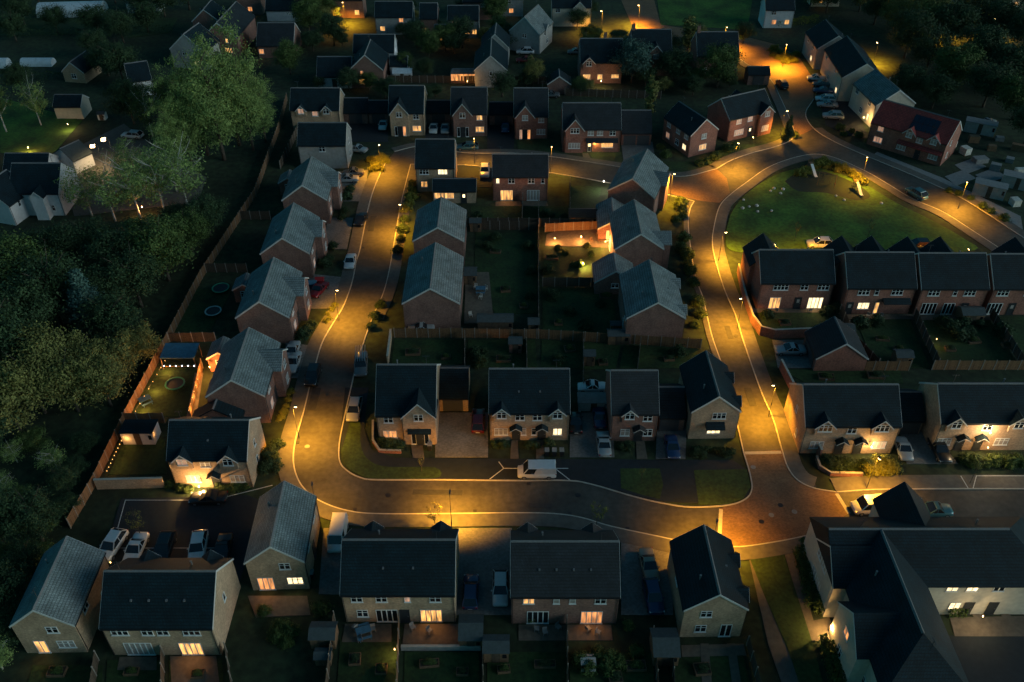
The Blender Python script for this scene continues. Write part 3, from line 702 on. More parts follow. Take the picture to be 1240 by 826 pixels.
# ---- left street: gable ends towards the camera, cross wings towards the road
for lab, A, B_, w, extra in (
    ('brown brick house with grey roof nearest the lit garden on the left street', (279, 461), (302, 397), 7.6, []),
    ('second brown brick house up the left street, beside red and blue toys', (314, 366), (331, 312), 7.7, []),
    ('third brown brick house up the left street, its gable catching orange light', (342, 289), (355, 246), 7.8, []),
    ('fourth brown brick house up the left street, next to the parked silver cars', (366, 225), (377, 190), 7.8, [])):
    house(lab, A, B_, w=w, tp=.74, brick='brown', roof='greyroof', yaw=91,
          wins=[('F', .68, 'U', 2, 'X', 1.2), ('F', .68, 'G', 2, 'C', 1.2), ('F', .22, 'U', 2, 'C'), ('F', .22, 'G', 2, 'D'), ('F', .45, 'D', 1, 'X'), ('B', .3, 'P', 3, 'X'), ('B', .7, 'U', 2, 'X')],
          gabs=[('F', .68, 4.4, 1.2, .72)])
for lab, A, B_, lit in (('rear lean-to wing with orange-lit gable wall over the lit garden', (262, 428), (272, 408), 1), ('small rear brick wing of the second left-street house', (292, 345), (300, 331), 0), ('small rear brick wing of the fourth left-street house', (346, 216), (352, 206), 0)):
    house(lab, A, B_, w=3.4, e=2.5, tp=.6, brick='red', roof='greyroof', yaw=91, name='house_wing', cat='house wing', wins=[('A', .5, 'G', 2, 'X')], pipes=False)
house('house with slate roof and plain grey rear wall at the head of the left street', (361, 149), (420, 149), by=204, brick='grey', roof='slate', wins=[('F', .5, 'U', 2, 'X'), ('Z', .5, 'U', 2, 'X'), ('Z', .5, 'G', 2, 'X')])
house('orange-lit buff pair with twin gablets at the top of the left street', (352, 107), (412, 107), by=160, brick='buff', roof='slate',
      wins=[('F', .22, 'T', 2, 'D', .31), ('F', .50, 'U', 2, 'D'), ('F', .74, 'T', 2, 'X', .31), ('F', .2, 'G', 3, 'X'), ('F', .78, 'G', 3, 'X')], gabs=[('F', .22, 2.0), ('F', .74, 2.0)])
house('lit buff house on the corner whose dark side wing carries a bright glazed strip', (503, 169), (551, 169), by=232, brick='buff', roof='slate', wins=[('F', .22, 'U', 3, 'X'), ('F', .70, 'U', 3, 'W'), ('F', .2, 'G', 2, 'Y')])
house('low dark side wing with lit windows in front of the corner house', (524, 217), (577, 217), by=246, e=2.5, tp=.5, brick='buff', roof='slate', name='house_wing', cat='house wing', wins=[('F', .14, 'G', 3, 'Y'), ('F', .38, 'G', 3, 'Y'), ('F', .72, 'D', 1, 'W')], pipes=False)
house('red brick pair in the centre with two glowing french windows', (596, 187), (664, 187), by=243, brick='red', roof='brownroof',
      wins=[('F', .09, 'U', 1, 'W'), ('F', .34, 'U', 2, 'X'), ('F', .70, 'U', 2, 'X'), ('F', .91, 'U', 1, 'X'), ('F', .25, 'P', 4, 'Y'), ('F', .74, 'P', 4, 'C')])
# ---- centre blocks, gable-on
house('brown brick gable-on house, farther of the two left of the central gardens', (530, 276), (534, 239), w=8.3, tp=.62, brick='brown', roof='greyroof', yaw=90, wins=[('B', .3, 'U', 2, 'X'), ('B', .7, 'G', 2, 'X')])
house('brown brick gable-on house, nearer of the two left of the central gardens', (521, 350), (527, 294), w=8.5, tp=.64, brick='brown', roof='greyroof', yaw=90, wins=[('B', .3, 'U', 2, 'X'), ('B', .7, 'G', 2, 'X')], vents=1)
house('brown brick gable-on house, nearest of the three right of the central gardens', (797, 367), (786, 315), w=8.5, tp=.66, brick='brown', roof='greyroof', yaw=90, wins=[('B', .85, 'U', 2, 'X'), ('B', .7, 'G', 2, 'X')], gabs=[('F', .18, 1.8), ('F', .80, 1.8)], vents=1)
house('brown brick house with right-hand wing beside the lit patio', (776, 284), (768, 242), w=7.8, tp=.72, brick='brown', roof='greyroof', yaw=90, wins=[('B', .3, 'P', 3, 'X'), ('B', .7, 'U', 2, 'D')], gabs=[('F', .30, 3.6, 1.4, .72)])
house('brown gable-on house, farthest of the three right of the central gardens, white-lit garden wall', (766, 217), (784, 181), w=8.4, tp=.72, brick='brown', roof='greyroof', yaw=None, wins=[('B', .3, 'P', 3, 'W'), ('F', .7, 'U', 2, 'D')], gabs=[('F', .6, 4.0, 1.0, .72)])
house('low grey-roofed garage south of the lit patio', (748, 329), (741, 306), w=6.4, e=2.4, tp=.66, brick='brown', roof='greyroof', yaw=90, name='garage', cat='garage', wins=[('A', .5, 'S', 2, 'X')], pipes=False)
house('low grey-roofed wing with orange-lit gable north of the lit patio', (736, 268), (747, 240), w=5.0, e=2.6, tp=.6, brick='red', roof='greyroof', yaw=88, name='house_wing', cat='house wing', wins=[('A', .4, 'P', 2, 'Y')], pipes=False)
# ---- far row along the upper road
house('buff house with projecting left gable and lit ground floor by the glowing lamp shrub', (471, 104), (514, 104), by=164, brick='buff', roof='slate',
      wins=[('F', .30, 'T', 2, 'X', .4), ('F', .78, 'U', 2, 'X'), ('F', .18, 'P', 1, 'X', .4), ('F', .42, 'P', 1, 'O', .4), ('F', .30, 'D', 1, 'X', .4), ('F', .78, 'G', 3, 'Y')], gabs=[('F', .30, 3.8, .4, 1.25)])
house('brown brick gabled house with two stacked lit windows on its right', (546, 106), (590, 106), by=165, brick='brown', roof='brownroof',
      wins=[('F', .32, 'T', 2, 'X', .4), ('F', .80, 'U', 2, 'Y'), ('F', .20, 'P', 1, 'X', .4), ('F', .44, 'P', 1, 'X', .4), ('F', .32, 'D', 1, 'X', .4), ('F', .80, 'G', 3, 'Y')], gabs=[('F', .32, 3.8, .4, 1.25)])
house('red brick gabled house with lit front door, left of the wide red house', (622, 107), (664, 107), by=168, brick='red', roof='brownroof',
      wins=[('F', .32, 'T', 2, 'C', .4), ('F', .80, 'U', 2, 'C'), ('F', .20, 'P', 1, 'D', .4), ('F', .44, 'P', 1, 'O', .4), ('F', .32, 'D', 1, 'X', .4), ('F', .80, 'G', 3, 'C')], gabs=[('F', .32, 3.8, .4, 1.25)])
house('wide red brick house with lit door and bay under a long canopy', (681, 125), (752, 125), by=184, brick='red', roof='brownroof',
      wins=[('F', .20, 'T', 3, 'X', .4), ('F', .48, 'U', 2, 'C'), ('F', .64, 'U', 2, 'C'), ('F', .86, 'U', 2, 'X'), ('F', .20, 'G', 4, 'C', .4), ('F', .47, 'D', 1, 'W'), ('F', .47, 'P', 1, 'Y'), ('F', .78, 'G', 4, 'Y')], gabs=[('F', .20, 3.6, .4, 1.25)], canopy=[('F', .40, .96)])
house('double garage with two dark doors at the right end of the wide red house', (752, 134), (789, 134), by=176, e=2.7, tp=.8, brick='red', roof='brownroof', name='garage', cat='garage', wins=[('F', .27, 'V', 2.3), ('F', .73, 'V', 2.3)], trim=False, pipes=False)
for lab, A, B_, by in (('row garage with open car bays at the top of the left street', (416, 119), (446, 119), 150), ('narrow garage link beside the buff house with the lit ground floor', (446, 122), (471, 122), 150), ('dark garage between the buff and the brown gabled houses', (516, 122), (546, 122), 150), ('dark garage holding a blue car between the two gabled brick houses', (592, 124), (622, 124), 152)):
    house(lab, A, B_, by=by, e=2.5, tp=.75, brick='brown', roof='slate', name='garage', cat='garage', wins=[('F', .5, 'V', 2.6)], trim=False, pipes=False)
house('angled red brick house with two lit ground windows west of the road junction', (856, 145), (822, 123), w=6.6, e=4.8, brick='red', roof='slate', yaw=None,
      wins=[('A', .5, 'U', 2, 'C'), ('A', .5, 'G', 3, 'Y'), ('B', .2, 'U', 2, 'C'), ('B', .55, 'U', 2, 'C'), ('B', .85, 'U', 2, 'C'), ('B', .2, 'G', 2, 'D'), ('B', .55, 'G', 2, 'X'), ('B', .82, 'G', 2, 'W')])
house('angled red brick house washed in amber light on the corner below the parking court', (873, 120), (926, 108), w=7.4, e=4.9, brick='red', roof='slate', yaw=None,
      wins=[('F', .22, 'U', 2, 'D'), ('F', .48, 'U', 2, 'D'), ('F', .26, 'G', 4, 'D'), ('F', .52, 'D', 1, 'W'), ('F', .82, 'T', 2, 'C', .8), ('F', .82, 'G', 3, 'D', .8)], gabs=[('F', .82, 3.4, .8, .9), ('B', .3, 4.0, 1.0, .84)])
# ---- rotated terrace and red-roofed house on the right
house('farthest block of the stepped terrace by the parking court', (1000, 24), (1016, 44), w=8.6, e=5.2, tp=.7, brick='grey', roof='slate', yaw=None, wins=[('F', .3, 'U', 2, 'X'), ('F', .7, 'G', 2, 'W'), ('F', .7, 'U', 2, 'X')])
house('middle block of the stepped terrace by the parking court, large slate roof', (1026, 44), (1050, 78), w=9.0, e=5.6, tp=.7, brick='cream', roof='slate', yaw=None, wins=[('F', .15, 'U', 2, 'X'), ('F', .4, 'G', 2, 'X'), ('F', .65, 'U', 2, 'X'), ('F', .85, 'G', 2, 'W')])
house('nearest block of the stepped terrace, blue-grey roof above the red-roofed house', (1060, 84), (1090, 110), w=8.6, e=5.2, tp=.7, brick='cream', roof='greyroof', yaw=None, wins=[('F', .2, 'U', 2, 'X'), ('F', .5, 'G', 2, 'X'), ('F', .8, 'G', 1, 'W'), ('F', .75, 'U', 2, 'X')])
rr, Lr, wr = house('red-roofed brick house with solar panels and two dormer gables by the right-hand road', (1070, 121), (1163, 147), w=8.2, e=4.8, tp=.84, brick='red', roof='redroof', yaw=None,
      wins=[('F', .52, 'T', 2, 'C', .31), ('F', .66, 'U', 2, 'C'), ('F', .84, 'T', 2, 'C', .31), ('F', .46, 'G', 3, 'C'), ('F', .68, 'D', 1, 'X'), ('F', .88, 'G', 3, 'C'), ('F', .14, 'U', 2, 'D'), ('F', .14, 'G', 3, 'D'), ('Z', .35, 'U', 1, 'C'), ('Z', .3, 'G', 1, 'C')],
      gabs=[('F', .52, 2.4), ('F', .84, 2.4)], canopy=[('F', .40, .98)])
for i in range(5):
    for j in range(2):
        b = MB(); s = wr / 2 * .84
        for k in (0,):
            y0 = -1.0 - j * 1.25; z = lambda y: 4.8 + (wr / 2 - abs(y)) * .84 + .21
            x0 = -.4 + i * 1.03
            b.loft([[(x0, y0, z(y0)), (x0 + .98, y0, z(y0)), (x0 + .98, y0 - 1.18, z(y0 - 1.18)), (x0, y0 - 1.18, z(y0 - 1.18))], [(x0, y0, z(y0) + .05), (x0 + .98, y0, z(y0) + .05), (x0 + .98, y0 - 1.18, z(y0 - 1.18) + .05), (x0, y0 - 1.18, z(y0 - 1.18) + .05)]])
        b.build('solar_panel', M['solar'], rr)
# ---- the L-shaped apartment building, lower right
ab = thing('apartment_building', 'large L-shaped apartment building with hipped slate roofs at the lower right corner', 'building', tuple(at(1067, 741)), 0)
org = ab.location.copy()
w_n = solve_w((1067, 641), (1218, 641), 744, 5.6, .80); zr = 5.6 + w_n / 2 * .8
def sub_house(org, parent, a, c_, w, e, tp, yaw, hip=(0, 0), brick='cream', roof='slate', wins=(), gabs=(), ext=(0, 0), dz=0.0):
    """one wing of a larger building: every wall, roof and window becomes a part of the building itself"""
    z = e + w / 2 * tp
    p, q = at(*a, z), at(*c_, z); m = (p + q) / 2; L = (q - p).length + ext[0] + ext[1]
    d = (q - p).normalized(); m = m + d * (ext[1] - ext[0]) / 2
    before = set(bpy.data.objects)
    tmp = bpy.data.objects.new('tmp', None)
    build_house(tmp, L, w, e, tp, brick, roof, wins, gabs, hip=hip, pipes=False)
    mt = Matrix.Translation((m.x - org.x, m.y - org.y, dz)) @ Matrix.Rotation(R(yaw), 4, 'Z')
    for o in set(bpy.data.objects) - before:
        if o.parent is tmp:
            o.parent = parent; o.matrix_basis = mt @ o.matrix_basis
    bpy.data.objects.remove(tmp)
    return L
# wing along the street: ridge runs left to right, hipped at the right end
sub_house(org, ab, (1004, 641), (1222, 641), w_n, 5.6, .80, 0, hip=(0, 1), ext=(0, w_n / 2),
          wins=[('F', .545, 'U', 2, 'W'), ('F', .635, 'U', 2, 'W'), ('F', .755, 'U', 2, 'X'), ('F', .595, 'G', 2, 'W'), ('F', .66, 'D', 1, 'X'), ('F', .77, 'D', 1, 'X'), ('A', .5, 'U', 2, 'C'), ('A', .5, 'G', 2, 'C')],
          gabs=[('B', .545, 5.4, 2.8, 1.05)])
_z = 5.6 + w_n * .46 * .85; _a, _b = at(1118, 768, _z).y - w_n * .46, at(1067, 643, _z).y
_u = [(_b - at(px, py, 8.4).y) / (_b - _a) for px, py in ((1030, 661), (1060, 742))]
# wing running towards the camera with two gables on its left side
sub_house(org, ab, (1118, 768), (1067, 643), w_n * .92, 5.6, .85, 90, hip=(1, 0), ext=(w_n * .46, 0),
          wins=[('B', _u[0], 'U', 2, 'C', 1.5), ('B', _u[0], 'G', 2, 'X', 1.5), ('B', (_u[0] + _u[1]) / 2, 'P', 1, 'W'), ('B', _u[1], 'U', 2, 'O', 1.5), ('B', _u[1], 'G', 2, 'X', 1.5), ('B', min(.95, _u[1] + .22), 'G', 2, 'X'), ('F', .55, 'U', 1, 'W')],
          gabs=[('B', _u[0], 6.2, 1.5, .85), ('B', _u[1], 6.2, 1.5, .85)])
# ---- houses beyond, smaller with distance
house('slate-roofed house with broad grey gable left of the tall pale trees', (222, 42), (241, 28), w=9.0, e=4.6, brick='grey', roof='slate', yaw=None, wins=[('A', .4, 'U', 2, 'X'), ('A', .7, 'G', 2, 'W'), ('B', .6, 'G', 2, 'X')])
house('tall gabled house behind the pale trees with lit garden front', (262, 28), (286, 2), w=8.4, e=4.8, brick='brown', roof='brownroof', yaw=None, wins=[('A', .3, 'P', 2, 'Y'), ('A', .7, 'G', 3, 'Y'), ('A', .7, 'U', 1, 'Y')])
house('house with long reddish brown roof right of the tall pale trees', (312, 28), (357, 28), by=70, e=3.0, brick='brown', roof='brownroof', wins=[('F', .1, 'G', 2, 'O'), ('F', .7, 'G', 2, 'X'), ('A', .5, 'G', 2, 'O')])
house('white-walled low house with dark roof left of the lit brick gable', (384, 69), (426, 69), by=107, e=2.8, tp=.9, brick='white', roof='slate', wins=[('F', .85, 'G', 1, 'O'), ('F', .5, 'D', 1, 'X')])
house('dark brick gable-on house with two lit windows and white boards', (443, 67), (447, 48), w=7.6, e=4.4, tp=.9, brick='brown', roof='slate', yaw=89, wins=[('A', .36, 'U', 1, 'O'), ('A', .34, 'G', 2, 'Y')])
house('white gabled house with dark roof behind the lit brick gable', (428, 42), (478, 42), by=86, e=4.6, brick='white', roof='slate', wins=[('F', .3, 'U', 2, 'O'), ('F', .6, 'G', 2, 'Y'), ('Z', .5, 'U', 2, 'K')])
house('dark house at the top edge with one round lit window left of a pair', (454, 2), (500, 2), by=42, e=4.6, brick='grey', roof='slate', wins=[('F', .18, 'G', 2, 'Y'), ('F', .7, 'U', 2, 'O')])
house('dark house at the top edge beside the lit alley', (508, 4), (530, 4), by=44, e=4.6, brick='brown', roof='slate', wins=[('F', .2, 'G', 2, 'Y')])
house('dark long house with pale gable end at the top edge, lit conservatory beyond', (542, 8), (580, 6), by=46, e=4.6, brick='grey', roof='slate', wins=[('F', .6, 'G', 3, 'Y'), ('F', .2, 'U', 2, 'D'), ('F', .85, 'G', 2, 'Y')])
house('grey gable-on house with lit conservatory on its left', (593, 68), (596, 46), w=7.4, e=4.2, tp=.9, brick='grey', roof='slate', yaw=90, wins=[('A', .5, 'U', 1, 'X'), ('F', .4, 'U', 2, 'X')])
house('teal-slated gabled house with dormer beside the parked white and red cars', (635, 21), (652, 6), w=8.0, e=5.0, tp=.95, brick='grey', roof='greyroof', yaw=None, wins=[('F', .4, 'U', 2, 'X'), ('F', .6, 'G', 2, 'X'), ('A', .5, 'U', 2, 'X')], gabs=[('F', .5, 2.0)])
house('cream house washed in light at the top edge beside the orange lane', (668, -8), (716, -8), by=32, e=5.0, brick='cream', roof='slate', wins=[('F', .8, 'G', 2, 'Y'), ('F', .15, 'U', 2, 'X'), ('F', .8, 'U', 1, 'Y')], gabs=[('F', .7, 3.0, .3)], chim=[(-.2, 0)])
house('dark-roofed house with three golden rear windows behind the slim tree', (702, 47), (754, 47), by=101, brick='brown', roof='slate', wins=[('F', .16, 'G', 3, 'Y'), ('F', .48, 'G', 2, 'Y'), ('F', .84, 'S', 3, 'Y'), ('F', .2, 'T', 2, 'X', .31)], gabs=[('F', .2, 2.6)], chim=[(.1, .3)])
house('dark house with tall white-edged gable between the golden-window house and the lane', (764, 36), (813, 36), by=92, brick='brown', roof='slate', wins=[('F', .6, 'T', 2, 'C', .3), ('F', .6, 'G', 2, 'X', .3)], gabs=[('F', .6, 4.6, .3, 1.05)], chim=[(-.45, 0)])
house('dark house with pale gable edge beside the orange-lit road bend', (843, 39), (894, 39), by=93, brick='brown', roof='slate', wins=[('F', .66, 'T', 2, 'C', .3), ('F', .2, 'G', 2, 'X')], gabs=[('F', .66, 4.4, .3, 1.05)], chim=[(-.45, 0)])
house('low dark garage beside the road bend below the pale-edged gable', (905, 81), (932, 81), by=103, e=2.5, tp=.6, brick='brown', roof='slate', name='garage', cat='garage', wins=[('F', .5, 'V', 2.4)], trim=False, pipes=False)
house('white house with lit porch at the top edge right of the lane', (926, -4), (962, -4), by=34, e=4.8, brick='white', roof='slate', wins=[('F', .35, 'G', 2, 'O'), ('F', .8, 'G', 2, 'Y'), ('F', .3, 'U', 2, 'X')])
house('dark roof of a house far up at the top edge, above the teal flat roof', (322, -4), (372, -4), by=26, e=3.0, brick='white', roof='slate', wins=[('F', .7, 'G', 2, 'X')])
house('white farmhouse with slate roof at the left edge, gable with three small windows', (14, 198), (74, 198), by=261, e=4.6, tp=.9, brick='white', roof='slate', wins=[('Z', .3, 'U', 1, 'X'), ('Z', .7, 'U', 1, 'X'), ('Z', .35, 'G', 1, 'X'), ('F', .8, 'G', 1, 'X')], gabs=[('F', .62, 2.2, 1.6)])
house('low white wing with slate roof at the left edge in front of the farmhouse', (-22, 226), (8, 206), w=8.0, e=4.0, tp=.85, brick='white', roof='slate', yaw=None, wins=[('F', .4, 'U', 1, 'X')])
house('dark-roofed outbuilding behind the white farmhouse', (6, 186), (60, 186), by=222, e=3.0, tp=.8, brick='white', roof='slate', wins=[], gabs=[('F', .8, 2.0)])
house('cream-walled barn with dark roof beside the lit lawn', (66, 115), (100, 115), by=144, e=2.8, tp=.7, brick='cream', roof='slate', name='barn', cat='barn', wins=[], pipes=False)
house('long low outbuilding beside the two bright car park lamps', (72, 181), (96, 170), w=6.0, e=2.8, tp=.6, brick='white', roof='felt', yaw=None, name='barn', cat='barn', pipes=False, trim=False)
house('small house with orange-lit gable behind the barn', (84, 76), (104, 62), w=5.4, e=2.6, brick='buff', roof='brownroof', yaw=None, wins=[('A', .5, 'G', 2, 'X')], name='barn', cat='barn', pipes=False)
house('dark house deep in the trees behind the birch', (150, 78), (178, 74), w=7.0, e=3.6, brick='white', roof='slate', yaw=None, wins=[('F', .7, 'G', 2, 'X')])
house('lit-front buff pair with twin gablets at the lower left car park', (205, 509), (302, 509), by=590, brick='buff', roof='slate',
      wins=[('F', .19, 'T', 2, 'D', .31), ('F', .46, 'U', 2, 'C'), ('F', .77, 'T', 2, 'X', .31), ('F', .25, 'G', 3, 'Y'), ('F', .82, 'G', 3, 'C'), ('F', .54, 'D', 1, 'X'), ('Z', .5, 'U', 1, 'X'), ('Z', .45, 'P', 1, 'X')],
      gabs=[('F', .19, 2.2), ('F', .77, 2.2)], porch=[('F', .54)], vents=1)
house('low dark garage roof between the nearest left-street house and the lit-front pair', (258, 497), (262, 484), w=6.4, e=2.4, tp=.6, brick='brown', roof='slate', yaw=90, name='garage', cat='garage', pipes=False, trim=False)
for lab, A, B_, by, br, wn_ in (
    ('far house with one lit window at the top edge above the conservatory', (560, -14), (596, -14), 24, 'brown', [('F', .3, 'G', 2, 'Y'), ('F', .7, 'U', 2, 'X')]),
    ('far gabled house at the top edge right of the conservatory house', (604, -16), (634, -16), 20, 'grey', [('F', .5, 'G', 2, 'O'), ('F', .4, 'U', 2, 'X')]),
    ('far long house at the top edge by the alley lamp', (398, -14), (440, -14), 22, 'brown', [('F', .8, 'G', 2, 'Y')]),
    ('far pale house at the very top right with a lit window', (1158, -22), (1198, -22), 10, 'white', [('F', .4, 'G', 2, 'O'), ('F', .75, 'U', 2, 'X')]),
    ('far pale house at the top right corner', (1208, -20), (1246, -20), 12, 'cream', [('F', .3, 'G', 2, 'O'), ('F', .7, 'G', 2, 'Y')]),
    ('far house at the top edge between the white lit house and the terrace', (985, -24), (1020, -24), 8, 'cream', [('F', .3, 'G', 2, 'Y')]),
    ('far house at the top edge left of the long polytunnel trees', (150, -18), (190, -18), 16, 'white', [('F', .5, 'G', 2, 'X')]),
    ('far house with red-brown roof at the top edge above the long low roof', (286, -16), (316, -16), 18, 'brown', [('F', .5, 'G', 2, 'O')])):
    house(lab, A, B_, by=by, e=4.8, brick=br, roof='slate', wins=wn_, pipes=False)
house('dark gable-on house at the very top left of centre, behind the brown roof', (246, 12), (256, 0), w=7.0, e=4.6, brick='brown', roof='slate', yaw=None, wins=[('A', .5, 'G', 2, 'O')], pipes=False)
house('low white extension right of the lit dark brick gable', (472, 68), (494, 68), by=93, e=2.6, tp=.6, brick='white', roof='slate', wins=[('F', .5, 'G', 3, 'D')], name='house_wing', cat='house wing', pipes=False)
house('grey gable-on house close behind the conservatory house', (598, 42), (602, 28), w=6.6, e=4.4, tp=.95, brick='grey', roof='slate', yaw=88, wins=[('A', .5, 'U', 2, 'X')], pipes=False)
house('low dark house with two orange windows among the far garden trees', (526, 30), (556, 30), by=54, e=2.9, tp=.8, brick='brown', roof='slate', wins=[('F', .3, 'G', 2, 'Y'), ('F', .75, 'G', 2, 'Y')], pipes=False)
house('small gable-on garage near the yellow-green garden tree at the top', (676, 93), (678, 84), w=5.2, e=2.4, tp=.7, brick='brown', roof='slate', yaw=90, name='garage', cat='garage', wins=[('F', .5, 'V', 2.4)], pipes=False)
house('low dark garage between the two white-edged gables at the top', (800, 66), (834, 66), by=86, e=2.5, tp=.6, brick='brown', roof='slate', name='garage', cat='garage', wins=[('F', .5, 'V', 2.4)], trim=False, pipes=False)
# ------------------------------------------------------------------ street lamps
LAMP_COL = (1.0, .42, .025)
def lamp_parts():
    b = MB(); b.tube((0, 0, 0), (0, 0, 1.0), .06); b.tube((0, 0, 1.0), (0, 0, 5.9), .04, .03); b.box(-.10, .10, -.10, .10, 0, .06)
    pole = b.mesh('pole'); pole.materials.append(M['metal'])
    b = MB(); b.loft([[(x, y * k, z) for x, y, z in ((0, -.05, 5.82), (0, .05, 5.82), (0, .05, 5.92), (0, -.05, 5.92))] for k in (1,)] + [[(.25, -.13, 5.83), (.25, .13, 5.83), (.25, .12, 5.97), (.25, -.12, 5.97)], [(.62, -.12, 5.86), (.62, .12, 5.86), (.62, .09, 5.95), (.62, -.09, 5.95)]])
    head = b.mesh('lamp_head'); head.materials.append(M['metal'])
    b = MB(); b.loft([[(.22, -.12, 5.832), (.60, -.11, 5.855), (.60, .11, 5.855), (.22, .12, 5.832)], [(.26, -.09, 5.71), (.56, -.08, 5.73), (.56, .08, 5.73), (.26, .09, 5.71)]])
    lens = b.mesh('lens'); lens.materials.append(M['lamp'])
    return pole, head, lens
LP = lamp_parts()
def street_lamp(label, head_px, power=1500, aim=0.0, z=5.85, base=None, col=LAMP_COL, white=False, spread=136, blend=1.0, tilt=9):
    p = at(*base) if base else at(*head_px, z); p.z = 0
    o = thing('street_lamp', label, 'street lamp', tuple(p), R(aim), 'street lamps')
    link('pole', LP[0], o); link('lamp_head', LP[1], o); ln = link('lens', LP[2], o, m=M['lampw'] if white else M['lamp']); ln.scale = (2.2, 6.0, 1) if white else (1, 1, 1)  # car park lenses enlarged, their shape stands in for glare
    l = bpy.data.lights.new('lamp_light', 'SPOT'); l.energy = power * 5.6; l.color = col
    l.spot_size = R(spread); l.spot_blend = blend; l.shadow_soft_size = .12
    lo = link('lamp_light', l, o, (.4, 0, 5.55)); lo.rotation_euler = (0, R(-tilt), 0)
    return o
street_lamp('street lamp standing in the glowing shrub at the head of the left street', (458, 174), 1700, 300)
street_lamp('street lamp beside the bright hedge, right kerb of the left street', (487, 247), 1700, 190)
street_lamp('street lamp on the left verge between the second and third left-street houses', (405, 351), 1700, 0)
street_lamp('street lamp on the left pavement beside the nearest left-street house', (354, 492), 2000, 0)
street_lamp('street lamp behind the gable-on house at the road bend', (393, 606), 700, 100, base=(386, 628))
street_lamp('dark-headed street lamp beside the bare street tree on the lower road', (547, 600), 2200, 90, base=(547, 638), tilt=26)
street_lamp('street lamp at the red block crossroads beside the pinkish corner house', (868, 634), 2300, 75)
street_lamp('street lamp on the right verge level with the crossroads pair of gablets', (940, 466), 2000, 180)
street_lamp('street lamp by the curved brown wall on the right-hand road', (900, 361), 2000, 180)
street_lamp('street lamp on the pavement at the left tip of the green', (876, 281), 2600, 0)
street_lamp('street lamp glowing over the roof of the leftmost house below the green', (940, 297), 1500, 90)
street_lamp('street lamp directly above the white car below the green', (993, 289), 1500, 90)
street_lamp('street lamp at the lower right end of the green', (1175, 303), 1500, 90)
street_lamp('street lamp on the far pavement opposite the playground planting', (1051, 189), 1800, 240)
street_lamp('street lamp by the builders yard beside the right-hand road', (1172, 219), 1900, 240)
street_lamp('street lamp in the round bright shrub bed of the parking court', (953, 53), 3600, 250)
street_lamp('street lamp behind the dark house at the road bend, top of the picture', (880, 32), 5200, 270)
street_lamp('street lamp glowing among the trees at the upper right', (1135, 16), 7000, 270)
street_lamp('street lamp at the mouth of the orange-lit side road above the central houses', (815, 209), 2200, 300)
street_lamp('street lamp on the pavement in front of the amber-washed corner house', (893, 172), 1900, 290)
street_lamp('street lamp at the narrow mouth of the parking court', (951, 134), 1500, 0)
street_lamp('street lamp beside the cream house at the top edge', (730, 13), 2600, 200)
street_lamp('right one of the two bright car park lamps among the left-hand trees', (131, 168), 220, 200, white=True, col=(1, .66, .30))
street_lamp('left one of the two bright car park lamps among the left-hand trees', (118, 176), 220, 200, white=True, col=(1, .66, .30))
street_lamp('street lamp lighting the bright green bush by the crossroads', (1064, 552), 1200, 270)
street_lamp('street lamp on the upper road between the corner house and the red brick pair', (574, 166), 900, 270)
street_lamp('street lamp on the upper road by the wide red house', (668, 176), 800, 270)
street_lamp('street lamp on the lane at the top edge, right of the cream house', (775, 6), 3200, 200)
street_lamp('street lamp behind the stepped terrace', (1064, 52), 4000, 120)
street_lamp('street lamp on the far road at the upper right edge', (1205, 22), 5000, 270)
street_lamp('street lamp in the alley at the top edge left of centre', (415, 2), 3500, 270)
def wall_lamp(label, loc, power, col=(1, .55, .18), r=.07, ry=0):
    o = thing('wall_lamp', label, 'wall lamp', loc, 0, 'wall lamps')
    b = MB(); b.box(-.05, .05, -.02, .10, -.09, .09); b.build('bracket', M['black'], o)
    b = MB(); n = 6
    b.loft([[(r * k * math.cos(2 * math.pi * i / n), -.10 + r * k * math.sin(2 * math.pi * i / n), z) for i in range(n)] for k, z in ((.7, -.12), (1, 0), (.7, .10))]); b.build('lens', M['bulb'], o)
    l = bpy.data.lights.new('lamp_light', 'POINT'); l.energy = power * 4; l.color = col; l.shadow_soft_size = .1
    link('lamp_light', l, o, (0, -.28, -.05))
def wl_at(px, py, z): return tuple(at(px, py, z))
wall_lamp('bright low lamp beside the door of the lit-front buff house', wl_at(241, 588, 1.3), 260)
wall_lamp('brightest wall lamp under the eaves of the right-edge buff pair', wl_at(1199, 523, 4.2), 160, (1, .7, .36))
wall_lamp('wall lamp beside the door of the right-edge buff pair', wl_at(1196, 541, 1.9), 60)
wall_lamp('wall lamp on the orange rear wing over the lit garden', wl_at(254, 444, 1.8), 200, (1, .38, .08))
wall_lamp('lamp on the patio wall of the middle central house', wl_at(733, 292, 1.6), 380, (1, .42, .09))
wall_lamp('lamp low at the far end of the lit patio garden', wl_at(706, 318, .8), 420, (1, .60, .12))
wall_lamp('left added lamp brightening the fence of the orange-lit patio', wl_at(672, 288, 1.2), 190, (1, .40, .09))  # extra source put in to strengthen the orange patio light
wall_lamp('right added lamp brightening the fence of the orange-lit patio', wl_at(704, 286, 1.2), 190, (1, .40, .09))  # second extra source, also put in to brighten the patio
wall_lamp('white garden lamp on the farthest central gable-on house', wl_at(731, 219, 2.2), 90, (1, .86, .74))
wall_lamp('entrance lamp on the left side of the apartment building', wl_at(1006, 757, 1.6), 190, (1, .56, .16))
wall_lamp('courtyard lamp over the apartment building doorway', wl_at(1190, 745, 2.4), 45, (1, .7, .34))
wall_lamp('small lamp on the fence between the lower centre gardens', wl_at(478, 785, 1.2), 25)
wall_lamp('porch lamp on the wide red house', wl_at(721, 172, 2.2), 60, (1, .6, .15))
wall_lamp('wall lamp lighting the amber corner house', wl_at(912, 166, 2.4), 90, (1, .5, .12))
